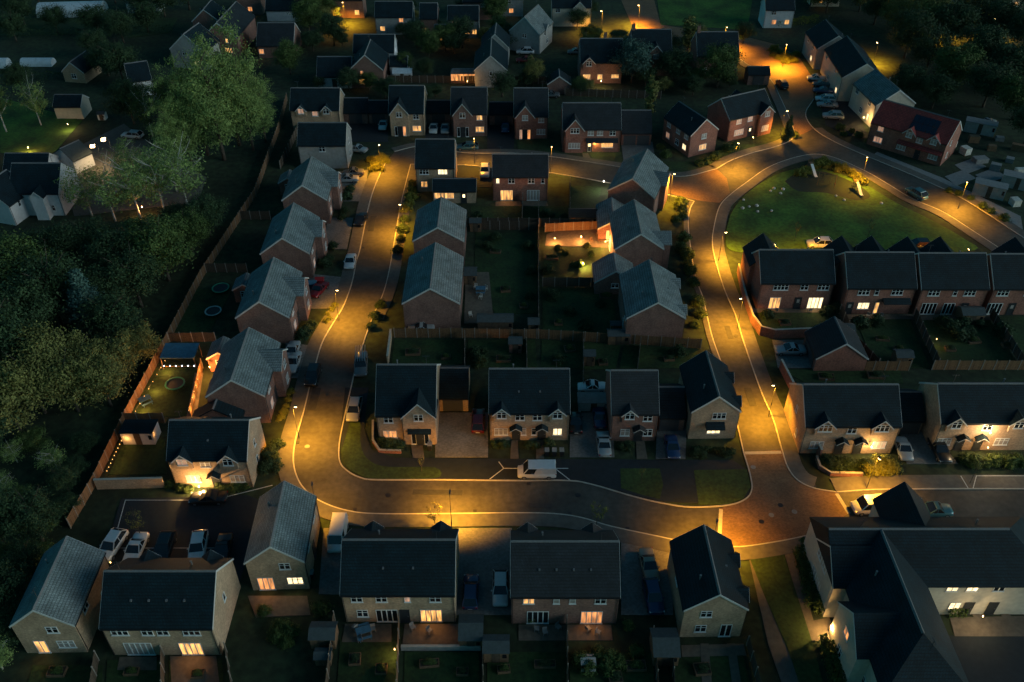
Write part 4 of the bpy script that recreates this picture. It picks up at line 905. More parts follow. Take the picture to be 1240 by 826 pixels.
wall_lamp('bright porch lamp on the nearest block of the stepped terrace', wl_at(1046, 142, 2.0), 90, (1, .6, .2))
wall_lamp('bright porch lamp on the middle block of the stepped terrace', wl_at(1024, 108, 2.0), 90, (1, .7, .4))
wall_lamp('lamp at the lower left corner of the buff pair by the car park', wl_at(134, 680, 2.6), 14, (1, .62, .2))
wall_lamp('garden lamp in the trees behind the white farmhouse', wl_at(172, 250, 2), 90, (1, .40, .12))
wall_lamp('lamp on the brick house with the tall garden trees, lit garden front', wl_at(250, 72, 2.0), 130, (1, .58, .2))
wall_lamp('path lamp beside the lit lawn at the left edge', wl_at(34, 178, 1.2), 120, (1, .45, .12))
wall_lamp('added lamp brightening the cream barn wall', wl_at(82, 150, 1.5), 70, (1, .62, .25))  # no fitting known here, put in to warm the barn wall
wall_lamp('patio lamp of the golden-window house', wl_at(728, 98, 1.8), 60)
wall_lamp('lamp over the dark porch of the twin-gablet pair by the right-hand road', wl_at(1055, 540, 2.0), 90, (1, .6, .2))
wall_lamp('lamp beside the lit conservatory', wl_at(566, 98, 2.0), 60, (1, .5, .12))
wall_lamp('small yellow lamp in the dark garden below the third brick pair', wl_at(1134, 410, 1.4), 12)
# ------------------------------------------------------------------ vehicles
def car_meshes(kind):
    spec = dict(hatch=(4.1, .88, 1.46, .30, .62), estate=(4.6, .90, 1.50, .28, .88), suv=(4.5, .93, 1.68, .28, .86), saloon=(4.6, .90, 1.44, .32, .66), van=(4.9, .96, 1.95, .17, .985), truck=(5.3, .95, 1.80, .30, .55))[kind]
    Lc, hw, ht, f0, f1 = spec
    zb, belt = .28, (.92 if kind not in ('van', 'suv') else 1.05)
    x = lambda t: Lc * (t - .5)       # t 0 = nose, 1 = tail ; the nose points to -x
    def ring(t, w, z0, z1):
        c = .14
        return [(x(t), -w, z0 + .1), (x(t), -w + .06, z0), (x(t), w - .06, z0), (x(t), w, z0 + .1), (x(t), w * .99, z1 - c), (x(t), w - c * 1.2, z1), (x(t), -w + c * 1.2, z1), (x(t), -w * .99, z1 - c)]
    hood = belt - .06
    b = MB()
    b.loft([ring(0, hw * .80, .38, hood - .26), ring(.02, hw * .90, .30, hood - .16), ring(.08, hw * .98, zb, hood - .08), ring(f0 - .02, hw, zb, belt), ring(.62, hw, zb, belt + .02), ring(min(.95, max(f1, .90)), hw * .98, zb, belt + .02), ring(.985, hw * .92, .32, belt - .04), ring(1, hw * .86, .40, belt - .2)])
    body = b.mesh('body', True); body.materials.append(M['black'])
    # glasshouse
    a0, a1 = f0 - .02, f0 + (.15 if kind != 'van' else .10)
    c0, c1 = min(.99, f1 + .10), f1 - (.01 if kind == 'van' else .04)
    w0, w1 = hw * .93, hw * (.74 if kind != 'van' else .84)
    lo = {k: v for k, v in (('fl', (x(a0), -w0, belt)), ('fr', (x(a0), w0, belt)), ('rl', (x(c0), -w0, belt)), ('rr', (x(c0), w0, belt)))}
    hi = {k: v for k, v in (('fl', (x(a1), -w1, ht - .05)), ('fr', (x(a1), w1, ht - .05)), ('rl', (x(c1), -w1, ht - .05)), ('rr', (x(c1), w1, ht - .05)))}
    res = {'body': body}
    def sh(name, pts):
        b = MB(); n = (Vector(pts[1]) - Vector(pts[0])).cross(Vector(pts[2]) - Vector(pts[0])).normalized()
        cen = sum((Vector(p) for p in pts), Vector()) / 4
        if n.dot(cen - Vector((0, 0, .8))) < 0: n = -n
        b.loft([[Vector(p) - n * .04 for p in pts], [Vector(p) + n * .008 for p in pts]])
        me = b.mesh(name); me.materials.append(M['glass']); return me
    res['windscreen'] = sh('windscreen', [lo['fl'], lo['fr'], hi['fr'], hi['fl']])
    if kind != 'van': res['rear_window'] = sh('rear_window', [lo['rl'], lo['rr'], hi['rr'], hi['rl']])
    def lerp(p, q, t): return tuple(p[i] * (1 - t) + q[i] * t for i in range(3))
    sides = []
    for s, A_, B_ in ((-1, 'fl', 'rl'), (1, 'fr', 'rr')):
        e = .32 if kind == 'van' else 1.0
        sides.append(sh('side_window', [lo[A_], lerp(lo[A_], lo[B_], e), lerp(hi[A_], hi[B_], e), hi[A_]]))
    res['side_window'] = sides
    b = MB()
    ins = .0
    b.loft([[(hi['fl'][0], hi['fl'][1] - .02, ht - .07), (hi['fr'][0], hi['fr'][1] + .02, ht - .07), (hi['rr'][0], hi['rr'][1] + .02, ht - .07), (hi['rl'][0], hi['rl'][1] - .02, ht - .07)],
            [(hi['fl'][0] + .06, hi['fl'][1] + .05, ht), (hi['fr'][0] + .06, hi['fr'][1] - .05, ht), (hi['rr'][0] - .06, hi['rr'][1] - .05, ht), (hi['rl'][0] - .06, hi['rl'][1] + .05, ht)]])
    for k in ('fl', 'fr', 'rl', 'rr'): b.bar(lo[k], hi[k], .09, .07)
    for A_, B_ in (('fl', 'rl'), ('fr', 'rr')): b.bar(lerp(lo[A_], lo[B_], .48), lerp(hi[A_], hi[B_], .45), .08, .05)
    if kind == 'van':
        for A_, B_, s in (('fl', 'rl', -1), ('fr', 'rr', 1)):
            p = [lerp(lo[A_], lo[B_], .33), lo[B_], hi[B_], lerp(hi[A_], hi[B_], .33)]
            b.loft([[Vector(q) - Vector((0, s * .04, 0)) for q in p], [Vector(q) + Vector((0, s * .02, 0)) for q in p]])
        p = [lo['rl'], lo['rr'], hi['rr'], hi['rl']]
        b.loft([[Vector(q) - Vector((.04, 0, 0)) for q in p], [Vector(q) + Vector((.02, 0, 0)) for q in p]])
    res['roof'] = b.mesh('roof'); res['roof'].materials.append(M['black'])
    rw = .33 if kind in ('suv', 'van', 'truck') else .31
    b = MB(); n = 12
    b.loft([[(rw * k * math.cos(2 * math.pi * i / n), y, rw * k * math.sin(2 * math.pi * i / n)) for i in range(n)] for y, k in ((-.10, .92), (-.08, 1), (.08, 1), (.10, .92))])
    res['tyre'] = b.mesh('tyre'); res['tyre'].materials.append(M['tyre'])
    b = MB()
    b.loft([[(rw * k * math.cos(2 * math.pi * i / n), y, rw * k * math.sin(2 * math.pi * i / n)) for i in range(n)] for y, k in ((-.108, .62), (.108, .62))])
    res['rim'] = b.mesh('rim'); res['rim'].materials.append(M['rim'])
    res['wheels'] = [(x(.17), -hw + .09, rw), (x(.17), hw - .09, rw), (x(.81), -hw + .09, rw), (x(.81), hw - .09, rw)]
    b = MB(); b.box(x(.012), x(.06), -.2, .2, hood - .33, hood - .19); res['headlight'] = b.mesh('headlight'); res['headlight'].materials.append(M['headl'])
    b = MB(); b.box(x(.965), x(.998), -.14, .14, belt - .28, belt - .10); res['taillight'] = b.mesh('taillight'); res['taillight'].materials.append(M['taill'])
    res['hw'] = hw; res['len'] = Lc
    if kind == 'truck':
        bars = []
        for k in range(5):
            b = MB(); b.box(x(.30), x(.99), -.7 + k * .33, -.62 + k * .33, 1.9, 1.98); bars.append(b.mesh('ladder_rail'))
        for me in bars: me.materials.append(M['rim'])
        res['bars'] = bars
    return res
def mirror_mesh():
    b = MB(); b.loft([[(-.06, -.09, -.06), (-.06, .09, -.06), (-.05, .08, .08), (-.05, -.08, .08)], [(.06, -.08, -.05), (.06, .08, -.05), (.05, .07, .07), (.05, -.07, .07)]]); me = b.mesh('mirror'); me.materials.append(M['black']); return me
def plate_mesh():
    b = MB(); b.box(-.01, .02, -.26, .26, -.055, .055); me = b.mesh('number_plate'); me.materials.append(M['line']); return me
def car(label, px, heading, kind='hatch', colour='silver', group=None, z=.06):
    """heading: degrees of the nose, 0 = away from the camera, 90 = to the left"""
    K = cached(('car', kind), lambda: car_meshes(kind))
    p = at(*px, .7); p.z = z
    if isinstance(heading, tuple):            # nose point and tail point as surveyed on the road
        d = at(*heading[:2]) - at(*heading[2:]); heading = math.degrees(math.atan2(d.y, d.x)) - 90 + 0.0
    o = thing('van' if kind == 'van' else ('pickup_truck' if kind == 'truck' else 'car'), label, 'van' if kind == 'van' else ('truck' if kind == 'truck' else 'car'), tuple(p), R(heading - 90))
    pm = paint(colour, None) if colour in PAINT else None
    link('body', K['body'], o, m=pm); link('roof', K['roof'], o, m=pm)
    link('windscreen', K['windscreen'], o)
    if 'rear_window' in K: link('rear_window', K['rear_window'], o)
    for me in K['side_window']: link('side_window', me, o)
    for w in K['wheels']:
        wo = link('wheel', K['tyre'], o, w); link('rim', K['rim'], wo)
    for s in (-1, 1):
        link('headlight', K['headlight'], o, (0, s * (K['hw'] - .30), 0)); link('taillight', K['taillight'], o, (0, s * (K['hw'] - .24), 0))
    for s in (-1, 1): link('mirror', cached('mirror', mirror_mesh), o, (-.62, s * (K['hw'] + .07), .98 if kind not in ('van', 'suv') else 1.1), m=pm)
    link('number_plate', cached('plate', plate_mesh), o, (K['len'] / 2 - .012, 0, .52))
    for me in K.get('bars', ()): link('ladder_rail', me, o)
    return o
car('white hatchback parked on the left street, nearest the lamp verge', (424, 316), (421, 328, 427, 302), 'hatch', 'white')
car('dark car on the left street with pale-lit nose', (379, 454), (376, 468, 384, 442), 'suv', 'black')
car('dark pickup truck with pale ladder rails on its roof, right kerb of the left street', (437, 440), (436, 462, 438, 418), 'truck', 'grey')
car('silver estate car in front of the dark pickup truck', (429, 495), (426, 510, 432, 482), 'estate', 'silver')
car('white van parked in the lay-by of the middle row', (650, 571), 90, 'van', 'white', z=.12)
car('silver saloon on the block drive of the narrow brown house', (731, 537), 0, 'saloon', 'silver', z=.1)
car('dark car on the drive nearest the twin-gablet pair', (697, 511), 0, 'hatch', 'black', z=.1)
car('dark blue car at the head of the drive behind the silver saloon', (726, 505), 0, 'hatch', 'blue', z=.1)
car('dark red car beside the open garage of the middle row', (579, 509), 0, 'estate', 'darkred', z=.1)
car('white car half hidden behind the low flat roof in the middle gardens', (717, 468), 90, 'hatch', 'white')
car('blue car between the brown house and the gable-on corner house', (814, 541), 180, 'hatch', 'blue', z=.1)
car('white van beside the gable-on house at the road bend', (409, 648), (406, 664, 413, 628), 'van', 'white', z=.1)
car('dark blue estate car in the drive left of the pale-roofed car', (570, 716), 0, 'estate', 'blue', z=.1)
car('white estate car in the drive left of the dark red brick pair', (606, 712), 180, 'estate', 'white', z=.1)
car('pale gold car on the drive right of the dark red brick pair', (786, 684), 184, 'saloon', 'palegold', z=.1)
car('dark blue van-like car behind the pale gold car', (791, 722), 184, 'suv', 'blue', z=.1)
car('white suv at the left end of the lower left car park', (136, 660), (126, 676, 146, 646), 'suv', 'white')
car('white car second from the left in the lower left car park', (164, 664), (158, 676, 170, 650), 'saloon', 'white')
car('dark suv in the middle of the lower left car park', (199, 663), (195, 676, 204, 650), 'suv', 'black')
car('white car fourth from the left in the lower left car park', (240, 662), (238, 676, 243, 650), 'suv', 'white')
car('dark hatchback at the right end of the lower left car park', (270, 663), (268, 676, 274, 650), 'hatch', 'black')
car('black car parked across the front of the lit-front buff house', (252, 602), 92, 'saloon', 'black')
car('silver car parked beside the brown-roofed garage', (957, 423), 90, 'saloon', 'silver', z=.1)
car('silver car on the sloping drive between the two right-hand pairs', (1094, 543), (1098, 556, 1088, 530), 'hatch', 'silver', z=.1)
car('dark car on the drive left of the right-edge buff pair', (1138, 544), (1144, 557, 1130, 530), 'saloon', 'black', z=.1)
car('white van half hidden behind the apartment building gable', (1056, 613), 95, 'van', 'white')
car('pale car behind the apartment building on the right-hand road', (1132, 617), 90, 'hatch', 'teal')
car('dark teal car driving down the right-hand road', (1110, 234), (1098, 226, 1124, 242), 'suv', 'teal')
car('white car below the green under a lamp', (993, 295), 90, 'suv', 'white', z=.12)
car('dark car at the lower right of the green', (1112, 297), 90, 'suv', 'black', z=.12)
car('black car at the narrow mouth of the parking court', (947, 102), 5, 'suv', 'black')
for lab, px, cl, k in (('white car at the top of the parking court row', (988, 94), 'white', 'hatch'), ('grey car second in the parking court row', (995, 101), 'grey', 'hatch'), ('blue car third in the parking court row', (997, 109), 'blue', 'saloon'), ('white van-like car fourth in the parking court row', (1000, 119), 'white', 'estate'), ('silver car fifth in the parking court row', (1002, 126), 'silver', 'saloon'), ('silver car with bright nose at the end of the parking court row', (1009, 140), 'silver', 'suv')):
    car(lab, px, 80, k, cl)
car('blue car by the middle block of the stepped terrace', (996, 73), 60, 'hatch', 'teal')
car('nearer silver car by the fourth left-street house', (420, 216), 92, 'saloon', 'silver')
car('farther dark car by the fourth left-street house', (428, 208), 92, 'hatch', 'grey')
car('silver car beside the house at the head of the left street', (433, 180), 70, 'hatch', 'silver')
car('white car in the bay left of the lit buff house', (464, 151), 180, 'hatch', 'white')
car('left pale car between the buff and brown gabled houses', (525, 155), 180, 'hatch', 'white')
car('right pale car between the buff and brown gabled houses', (539, 155), 180, 'hatch', 'silver')
car('bright blue car in the garage bay between the gabled brick houses', (612, 154), 180, 'hatch', 'blue')
car('teal car parked along the upper road', (566, 177), 92, 'estate', 'teal')
car('white car on the drive left of the central red brick pair', (587, 207), 180, 'suv', 'white')
car('silver car nearer the road beside the nearest left-street house', (355, 438), 178, 'saloon', 'silver')
car('silver car farther up beside the nearest left-street house', (354, 424), 178, 'hatch', 'silver')
car('white car at the corner of the upper gardens near the teal-slated house', (636, 62), 90, 'suv', 'white')
car('red car below the white car near the teal-slated house', (636, 72), 90, 'saloon', 'red')
car('pale car behind the fence under the nearer central left house', (510, 398), 92, 'hatch', 'silver')
car('dark car far left of the white car, on the upper side lane', (697, 62), 90, 'hatch', 'grey')
car('pale car under the lamps of the left-hand car park', (160, 163), 80, 'estate', 'white')
car('dark car in the left-hand car park', (150, 232), 80, 'hatch', 'grey')
car('red toy-like small car outside the second left-street house', (386, 350), 160, 'hatch', 'red')
car('dark car parked by the verge hedge on the left street', (437, 265), 172, 'hatch', 'black')
car('pale car on the building yard lane beyond the red-roofed house', (1196, 148), 120, 'hatch', 'silver')
car('dark car on the upper drive behind the red brick gabled house', (667, 114), 90, 'hatch', 'grey')
# ------------------------------------------------------------------ fences, walls, hedges
def panel_mesh():
    b = MB()
    for k in range(4): b.box(-.9 + k * .45, -.9 + k * .45 + .437, -.012 - (k % 2) * .014, .012 - (k % 2) * .014, .05, 1.78 + (k % 2) * .015)
    me = b.mesh('fence_panel'); me.materials.append(M['fence']); return me
PANEL = panel_mesh()
def post_mesh():
    b = MB(); b.box(-.055, .055, -.06, .06, -.2, 1.88); b.loft([[(-.06, -.065, 1.88), (.06, -.065, 1.88), (.06, .065, 1.88), (-.06, .065, 1.88)], [(-.02, -.02, 1.95), (.02, -.02, 1.95), (.02, .02, 1.95), (-.02, .02, 1.95)]])
    me = b.mesh('fence_post'); me.materials.append(M['post']); return me
POST = post_mesh()
def fence(label, pts, m='darkfence', h=1.8):
    P_ = gp(pts)
    o = thing('fence', label, 'fence', tuple(P_[0]), 0)
    for a, c_ in zip(P_, P_[1:]):
        L = (c_ - a).length; n = max(1, round(L / 1.83)); d = (c_ - a) / n; ang = math.atan2(d.y, d.x)
        for k in range(n):
            q = a + d * (k + .5) - P_[0]
            po = link('panel', PANEL, o, tuple(q), ang, m=M[m]); po.scale = (d.length / 1.8 * .93, 1, h / 1.8 * (1 + .02 * random.uniform(-1, 1)))
            link('post', POST, o, tuple(a + d * k - P_[0]), ang).scale = (1, 1, h / 1.8)
    link('post', POST, o, tuple(P_[-1] - P_[0]), ang).scale = (1, 1, h / 1.8)
    return o
def wall(label, pts, h=1.7, m='brown', t=.22, cap='kerb'):
    P_ = gp(pts); o = thing('garden_wall', label, 'wall', tuple(P_[0]), 0)
    S = [p - P_[0] for p in P_]
    for nm, a, z0, z1, mm in (('wall', t / 2, -.2, h, m), ('coping', t / 2 + .04, h + .002, h + .08, cap)):
        A_, B_ = offset(S, a), offset(S, -a); b = MB()
        b.loft([[(p.x, p.y, z0), (q.x, q.y, z0), (q.x, q.y, z1), (p.x, p.y, z1)] for p, q in zip(A_, B_)]); b.build(nm, M[mm], o)
    return o
fence('long brown boundary fence between the left wood and the left-street gardens', [(86, 640), (118, 585), (155, 508), (200, 424), (245, 338), (310, 238), (338, 160), (348, 122)], 'fence')
wall('buff wall along the foot of the lower left garden', [(118, 592), (200, 590)], 1.7, 'buff')
fence('orange-lit fence between the lit garden and the nearest left-street house', [(246, 446), (232, 506)], 'fence')
fence('fence behind the garden room of the lower left garden', [(152, 512), (200, 512)], 'fence')
fence('fence between the second and the nearest left-street gardens', [(206, 414), (262, 414)])
fence('fence between the third and second left-street gardens', [(250, 330), (300, 330)])
fence('fence between the fourth and third left-street gardens', [(292, 266), (328, 266)])
wall('curved brown wall along the right-hand road beside the leftmost house below the green', [(893, 330), (897, 350), (903, 372), (910, 392), (920, 406), (936, 410), (986, 408)], 1.7, 'red')
wall('brown wall running down the right-hand road verge to the twin-gablet pair', [(944, 446), (958, 474), (972, 505), (985, 540), (992, 556)], 1.7, 'red')
fence('fence behind the brown-roofed garage', [(985, 449), (1100, 449)], 'fence')
fence('tall fence with lit panels at the foot of the right-hand brick gardens', [(1128, 448), (1262, 448)], 'fence')
fence('fence between the second and third brick pairs below the green', [(1106, 384), (1134, 446)])
fence('fence between the third brick pair and the right-edge brick house', [(1198, 384), (1238, 446)])
fence('fence between the leftmost and the second brick house below the green', [(1016, 380), (1036, 420), (1062, 446)])
fence('cross fence along the feet of the central gardens', [(478, 409), (560, 409), (650, 410), (752, 416), (848, 422)], 'fence')
fence('long fence down the middle of the central gardens', [(652, 252), (652, 410)])
fence('short fence in the middle row gardens right of the buff front-gabled house', [(563, 412), (563, 445)])
fence('fence behind the twin-gablet pair of the middle row', [(637, 412), (638, 446)])
fence('fence behind the dark car drive of the middle row', [(706, 414), (706, 470)])
fence('fence between the brown house garden and the corner house garden', [(775, 420), (772, 446)])
wall('low wall left of the first middle row garden', [(474, 408), (470, 441)], 1.5, 'buff')
fence('fence with orange-lit boards along the top of the lit patio', [(660, 281), (728, 278)], 'fence')
fence('fence across the gardens above the long shed', [(570, 278), (652, 279)])
fence('fence behind the central red brick pair', [(566, 274), (690, 275)])
fence('fence between the two gardens of the central red brick pair', [(633, 244), (632, 274)])
fence('fence right of the central red brick pair garden', [(690, 225), (690, 275)])
fence('fence below the lit patio garden', [(657, 347), (730, 347)])
fence('fence between the lower left corner house and the lower left pair', [(120, 800), (108, 880)])
fence('pale-posted fence in the middle of the lower left pair garden', [(199, 794), (200, 880)])
fence('fence right of the lower left pair garden', [(275, 790), (290, 880)])
fence('fence left of the lower centre buff pair garden', [(406, 752), (392, 880)])
fence('pale fence between the two lower centre gardens', [(484, 754), (480, 880)], 'fence')
fence('fence between the buff and dark brick lower gardens', [(584, 760), (586, 880)])
fence('fence down the middle of the dark brick pair garden', [(686, 757), (688, 880)])
fence('fence right of the dark brick pair garden', [(790, 770), (800, 880)])
wall('low pale wall across the lower centre lawn', [(486, 787), (582, 787)], .7, 'grey')
fence('fence left of the pinkish corner house garden', [(812, 782), (818, 880)])
fence('fence right of the pinkish corner house garden', [(904, 782), (930, 880)])
fence('fence along the far side of the upper road gardens', [(470, 100), (690, 102)])
fence('fence behind the wide red house', [(684, 116), (800, 120)])
fence('fence between the head house and the tall trees', [(340, 205), (362, 160)])
wall('low wall round the front garden of the first middle row house', [(452, 512), (452, 536), (460, 548), (486, 549)], .5, 'red')
wall('low brick wall before the twin-gablet pair by the right-hand road', [(988, 556), (992, 568), (1005, 576), (1044, 577)], .6, 'red')
# ------------------------------------------------------------------ trees and shrubs
def leaf_cards(rng, n_cl, per, rad, zc, cl_r, size, shape='round', hollow=.35):
    """leaf-sized faces gathered in clumps through a crown; returns mesh data"""
    v, f = [], []
    for _ in range(n_cl):
        while True:
            d = Vector((rng.uniform(-1, 1), rng.uniform(-1, 1), rng.uniform(-1, 1)))
            if hollow < d.length < 1: break
        if shape == 'cone':
            k = max(.06, 1 - (d.z + 1) / 2) ** .9; c = Vector((d.x * rad[0] * k, d.y * rad[1] * k, zc + d.z * rad[2])); cr = cl_r * (.45 + .65 * k)
        elif shape == 'plume':      # several upright plumes on one stem, ragged at the top
            k = rng.randrange(5); an = k * 1.26; hh = (1, .72, .86, .64, .8)[k]
            u = (d.z + 1) / 2; r_ = (.25 + .75 * math.sin(math.pi * min(1, u * .85 + .12))) * .62
            c = Vector((math.cos(an) * rad[0] * .62 * (.3 + .7 * u) + d.x * rad[0] * r_, math.sin(an) * rad[1] * .62 * (.3 + .7 * u) + d.y * rad[1] * r_, zc - rad[2] + 2 * rad[2] * u * hh)); cr = cl_r * rng.uniform(.5, 1.2)
        elif shape == 'dome':
            c = Vector((d.x * rad[0], d.y * rad[1], zc + abs(d.z) * rad[2])); cr = cl_r * rng.uniform(.7, 1.3)
        else:
            w = 1 + .25 * math.sin(3 * math.atan2(d.y, d.x) + d.z * 3)
            c = Vector((d.x * rad[0] * w, d.y * rad[1] * w, zc + d.z * rad[2])); cr = cl_r * rng.uniform(.6, 1.35)
        for _ in range(per):
            g = Vector((rng.gauss(0, .5), rng.gauss(0, .5), rng.gauss(0, .38))) * cr
            p = c + g
            nrm = (g.normalized() + Vector((rng.uniform(-1, 1), rng.uniform(-1, 1), rng.uniform(-.3, 1.2)))).normalized() if g.length > 0 else Vector((0, 0, 1))
            a = nrm.orthogonal().normalized(); a.rotate(Matrix.Rotation(rng.uniform(0, 6.28), 3, nrm)); b_ = nrm.cross(a)
            s = size * rng.uniform(.6, 1.3); i = len(v)
            v += [tuple(p - a * s), tuple(p + b_ * s * .55 - a * s * .1), tuple(p + a * s), tuple(p - b_ * s * .55 - a * s * .1)]
            f.append((i, i + 1, i + 2, i + 3))
    me = bpy.data.meshes.new('crown'); me.from_pydata(v, [], f); return me
def trunk_mesh(rng, h, r, limbs, spread, top=.75, twig=0):
    b = MB(); p = Vector((0, 0, -.2)); pts = [p]
    for k in range(5): pts.append(Vector((rng.uniform(-.12, .12) * k * .5, rng.uniform(-.12, .12) * k * .5, h * top * (k + 1) / 5)))
    for k in range(5): b.tube(pts[k], pts[k + 1], r * (1 - k * .16), r * (1 - (k + 1) * .16), 7)
    for k in range(limbs):
        i = rng.randint(2, 5); q = pts[i]; an = rng.uniform(0, 6.28); l = spread * rng.uniform(.6, 1.1)
        m1 = q + Vector((math.cos(an) * l * .5, math.sin(an) * l * .5, l * .45)); e_ = m1 + Vector((math.cos(an + rng.uniform(-.5, .5)) * l * .5, math.sin(an) * l * .5, l * .55))
        b.tube(q, m1, r * .42, r * .24, 5); b.tube(m1, e_, r * .24, r * .07, 5)
        for _ in range(twig):
            t = rng.random(); s_ = m1.lerp(e_, t) if rng.random() < .6 else q.lerp(m1, t)
            b.tube(s_, s_ + Vector((rng.uniform(-1, 1), rng.uniform(-1, 1), rng.uniform(.2, 1))) * l * .35, r * .08, r * .02, 3)
    return b.mesh('trunk', True)
TREE = {}
def tree_kind(key, crown, trunk, leaf, bark):
    rng = random.Random(sum(map(ord, key)))
    c = leaf_cards(rng, *crown); c.materials.append(M[leaf])
    t = trunk_mesh(rng, *trunk); t.materials.append(M[bark]); TREE[key] = (c, t)
# all kinds are modelled 10 m tall and scaled as they are planted
tree_kind('round', (87, 137, (3.6, 3.6, 3.5), 6.3, 1.35, .17), (10, .26, 9, 3.0), 'leaf', 'bark')
tree_kind('round2', (75, 137, (3.9, 3.6, 3.2), 6.4, 1.5, .17), (10, .28, 9, 3.2), 'leafdark', 'bark')
tree_kind('olive', (80, 112, (3.4, 3.4, 3.6), 6.2, 1.25, .17), (10, .22, 10, 3.0), 'leafolive', 'bark')
tree_kind('dark', (87, 137, (3.8, 3.8, 3.4), 6.2, 1.5, .17), (10, .28, 8, 3.0), 'leafdark', 'bark')
tree_kind('poplar', (120, 120, (2.0, 2.0, 4.7), 5.5, .75, .065, 'plume', .05), (10, .15, 10, 1.3, .70, 3), 'leafpale', 'bark')
tree_kind('conifer', (110, 80, (2.3, 2.3, 4.5), 5.2, .95, .18, 'cone', .1), (10, .2, 4, 1.0, .9), 'leafblue', 'bark')
tree_kind('airy', (60, 46, (3.0, 3.0, 3.6), 6.2, 1.1, .15), (10, .17, 14, 3.4, .8, 5), 'leafpale', 'birch')
tree_kind('slim', (44, 60, (1.0, 1.0, 3.8), 5.8, .65, .20, 'round', .1), (10, .14, 6, 1.2), 'leafolive', 'bark')
tree_kind('sapling', (20, 16, (2.2, 2.2, 2.6), 6.8, .9, .20), (10, .14, 12, 2.6, .8, 4), 'leafolive', 'bark')
def tree(label, px, h, kind, wide=1.0, group=None, leaf=None, cat='tree'):
    p = at(*px); rz = random.uniform(0, 6.28)
    o = thing('tree', label, cat, tuple(p), rz, group)
    s = h / 10.0; o.scale = (s * wide, s * wide, s)
    c, t = TREE[kind]
    link('trunk', t, o); link('crown', c, o, m=M[leaf] if leaf else None)
    return o
G = 'trees crowded in the dark wood on the left'
wood = 'dark broadleaf tree crowded in the unlit wood on the left'
for x, y, h, k in [(48, 326, 7, 'round2'), (122, 316, 8, 'round2'), (88, 330, 9, 'dark'), (12, 336, 8, 'dark'), (40, 372, 12, 'round'), (8, 378, 12, 'dark'), (75, 396, 12, 'round2'), (150, 345, 10, 'dark'), (182, 314, 8, 'round'), (205, 340, 11, 'round'), (172, 372, 10, 'round2'), (234, 306, 8, 'round'), (255, 286, 8, 'dark'), (218, 284, 6, 'dark'), (130, 385, 9, 'dark'), (30, 432, 12, 'dark'), (5, 470, 13, 'round2'), (145, 420, 9, 'round2'),
                   (52, 655, 7, 'round2'), (6, 660, 8, 'dark'), (14, 740, 7, 'dark'), (-15, 560, 9, 'dark'), (84, 596, 4, 'round2'), (-20, 400, 13, 'dark'), (38, 700, 5, 'round2')]:
    tree(wood, (x, y), h, k, 1.05, G)
G2 = 'olive-lit trees at the foot of the left wood'
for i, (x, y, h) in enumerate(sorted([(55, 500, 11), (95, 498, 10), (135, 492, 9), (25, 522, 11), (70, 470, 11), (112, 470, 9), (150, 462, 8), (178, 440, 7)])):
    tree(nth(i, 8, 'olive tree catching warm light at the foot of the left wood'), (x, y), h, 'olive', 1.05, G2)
GS = 'low scrub at the near left edge'
for x, y in [(20, 560), (45, 545), (70, 570), (30, 610), (95, 575), (8, 600), (60, 640), (25, 650), (4, 690), (48, 690), (18, 770), (40, 760), (60, 735), (2, 810), (90, 620), (110, 545)]:
    tree('low tangled scrub tree at the dark near left edge', (x + random.uniform(-5, 5), y), random.uniform(2.4, 4.2), random.choice(('round', 'dark', 'airy')), 1.4, GS)
tree('blue-green domed conifer standing out of the left wood', (118, 405), 12, 'conifer', 1.25)
G3 = 'tall pale green trees above the left street'
for x, y, h, w, d in [(214, 206, 17, .9, 'leftmost and lowest'), (232, 196, 23, .85, 'second from the left'), (252, 188, 27, .85, 'third from the left'), (272, 194, 29, .9, 'fourth from the left'), (290, 176, 31, .9, 'tallest, third from the right'), (307, 182, 25, .85, 'second from the right'), (322, 172, 18, .9, 'rightmost')]:
    tree('tall pale green tree above the left street, ' + d + ' of its cluster', (x, y), h, 'poplar', w, G3)
G4 = 'bare-branched trees by the left-hand car park'
for i, (x, y, h) in enumerate([(112, 262, 10), (140, 268, 11), (170, 264, 12), (200, 258, 12), (228, 252, 12)]):
    tree('thin-crowned pale-branched tree by the left-hand car park, ' + ('leftmost', 'second from the left', 'middle one', 'second from the right', 'rightmost')[i] + ' of the near row', (x, y), h, 'airy', 1.1, G4)
for i, (x, y, h) in enumerate([(160, 222, 9), (188, 240, 10), (214, 232, 11)]):
    tree('thin-crowned pale-branched tree by the left-hand car park, ' + ('left', 'middle', 'right')[i] + ' one of the back row', (x, y), h, 'airy', 1.1, G4)
tree('round tree with pale leaning birch trunk behind the car park lamps', (185, 165), 11, 'airy', 1.0, leaf='leaf')
tree('dark round tree right of the birch trunk behind the car park lamps', (212, 150), 10, 'round')
tree('dark round tree left of the birch trunk behind the car park lamps', (163, 150), 10, 'dark')
tree('thin pale tree beside the cream-walled barn', (50, 152), 10, 'airy', .9)
tree('leafy tree at the left edge above the lit lawn', (8, 160), 12, 'airy', .9, leaf='leaf')
tree('dark tree at the back of the lit lawn', (28, 112), 7, 'dark')
G5 = 'far trees beyond the top left houses'
for x, y, h in [(30, 30, 8), (70, 40, 7), (120, 44, 8), (150, 52, 8), (180, 40, 8), (120, 70, 7), (20, 50, 7), (150, 100, 9), (132, 92, 8), (200, 20, 8), (230, 12, 9), (170, 16, 8), (48, 6, 8), (5, 8, 9), (140, 4, 8)]:
    tree('dark far tree among the fields at the top left', (x, y), h, 'round2', 1.2, G5)
G6 = 'garden trees between the top houses'
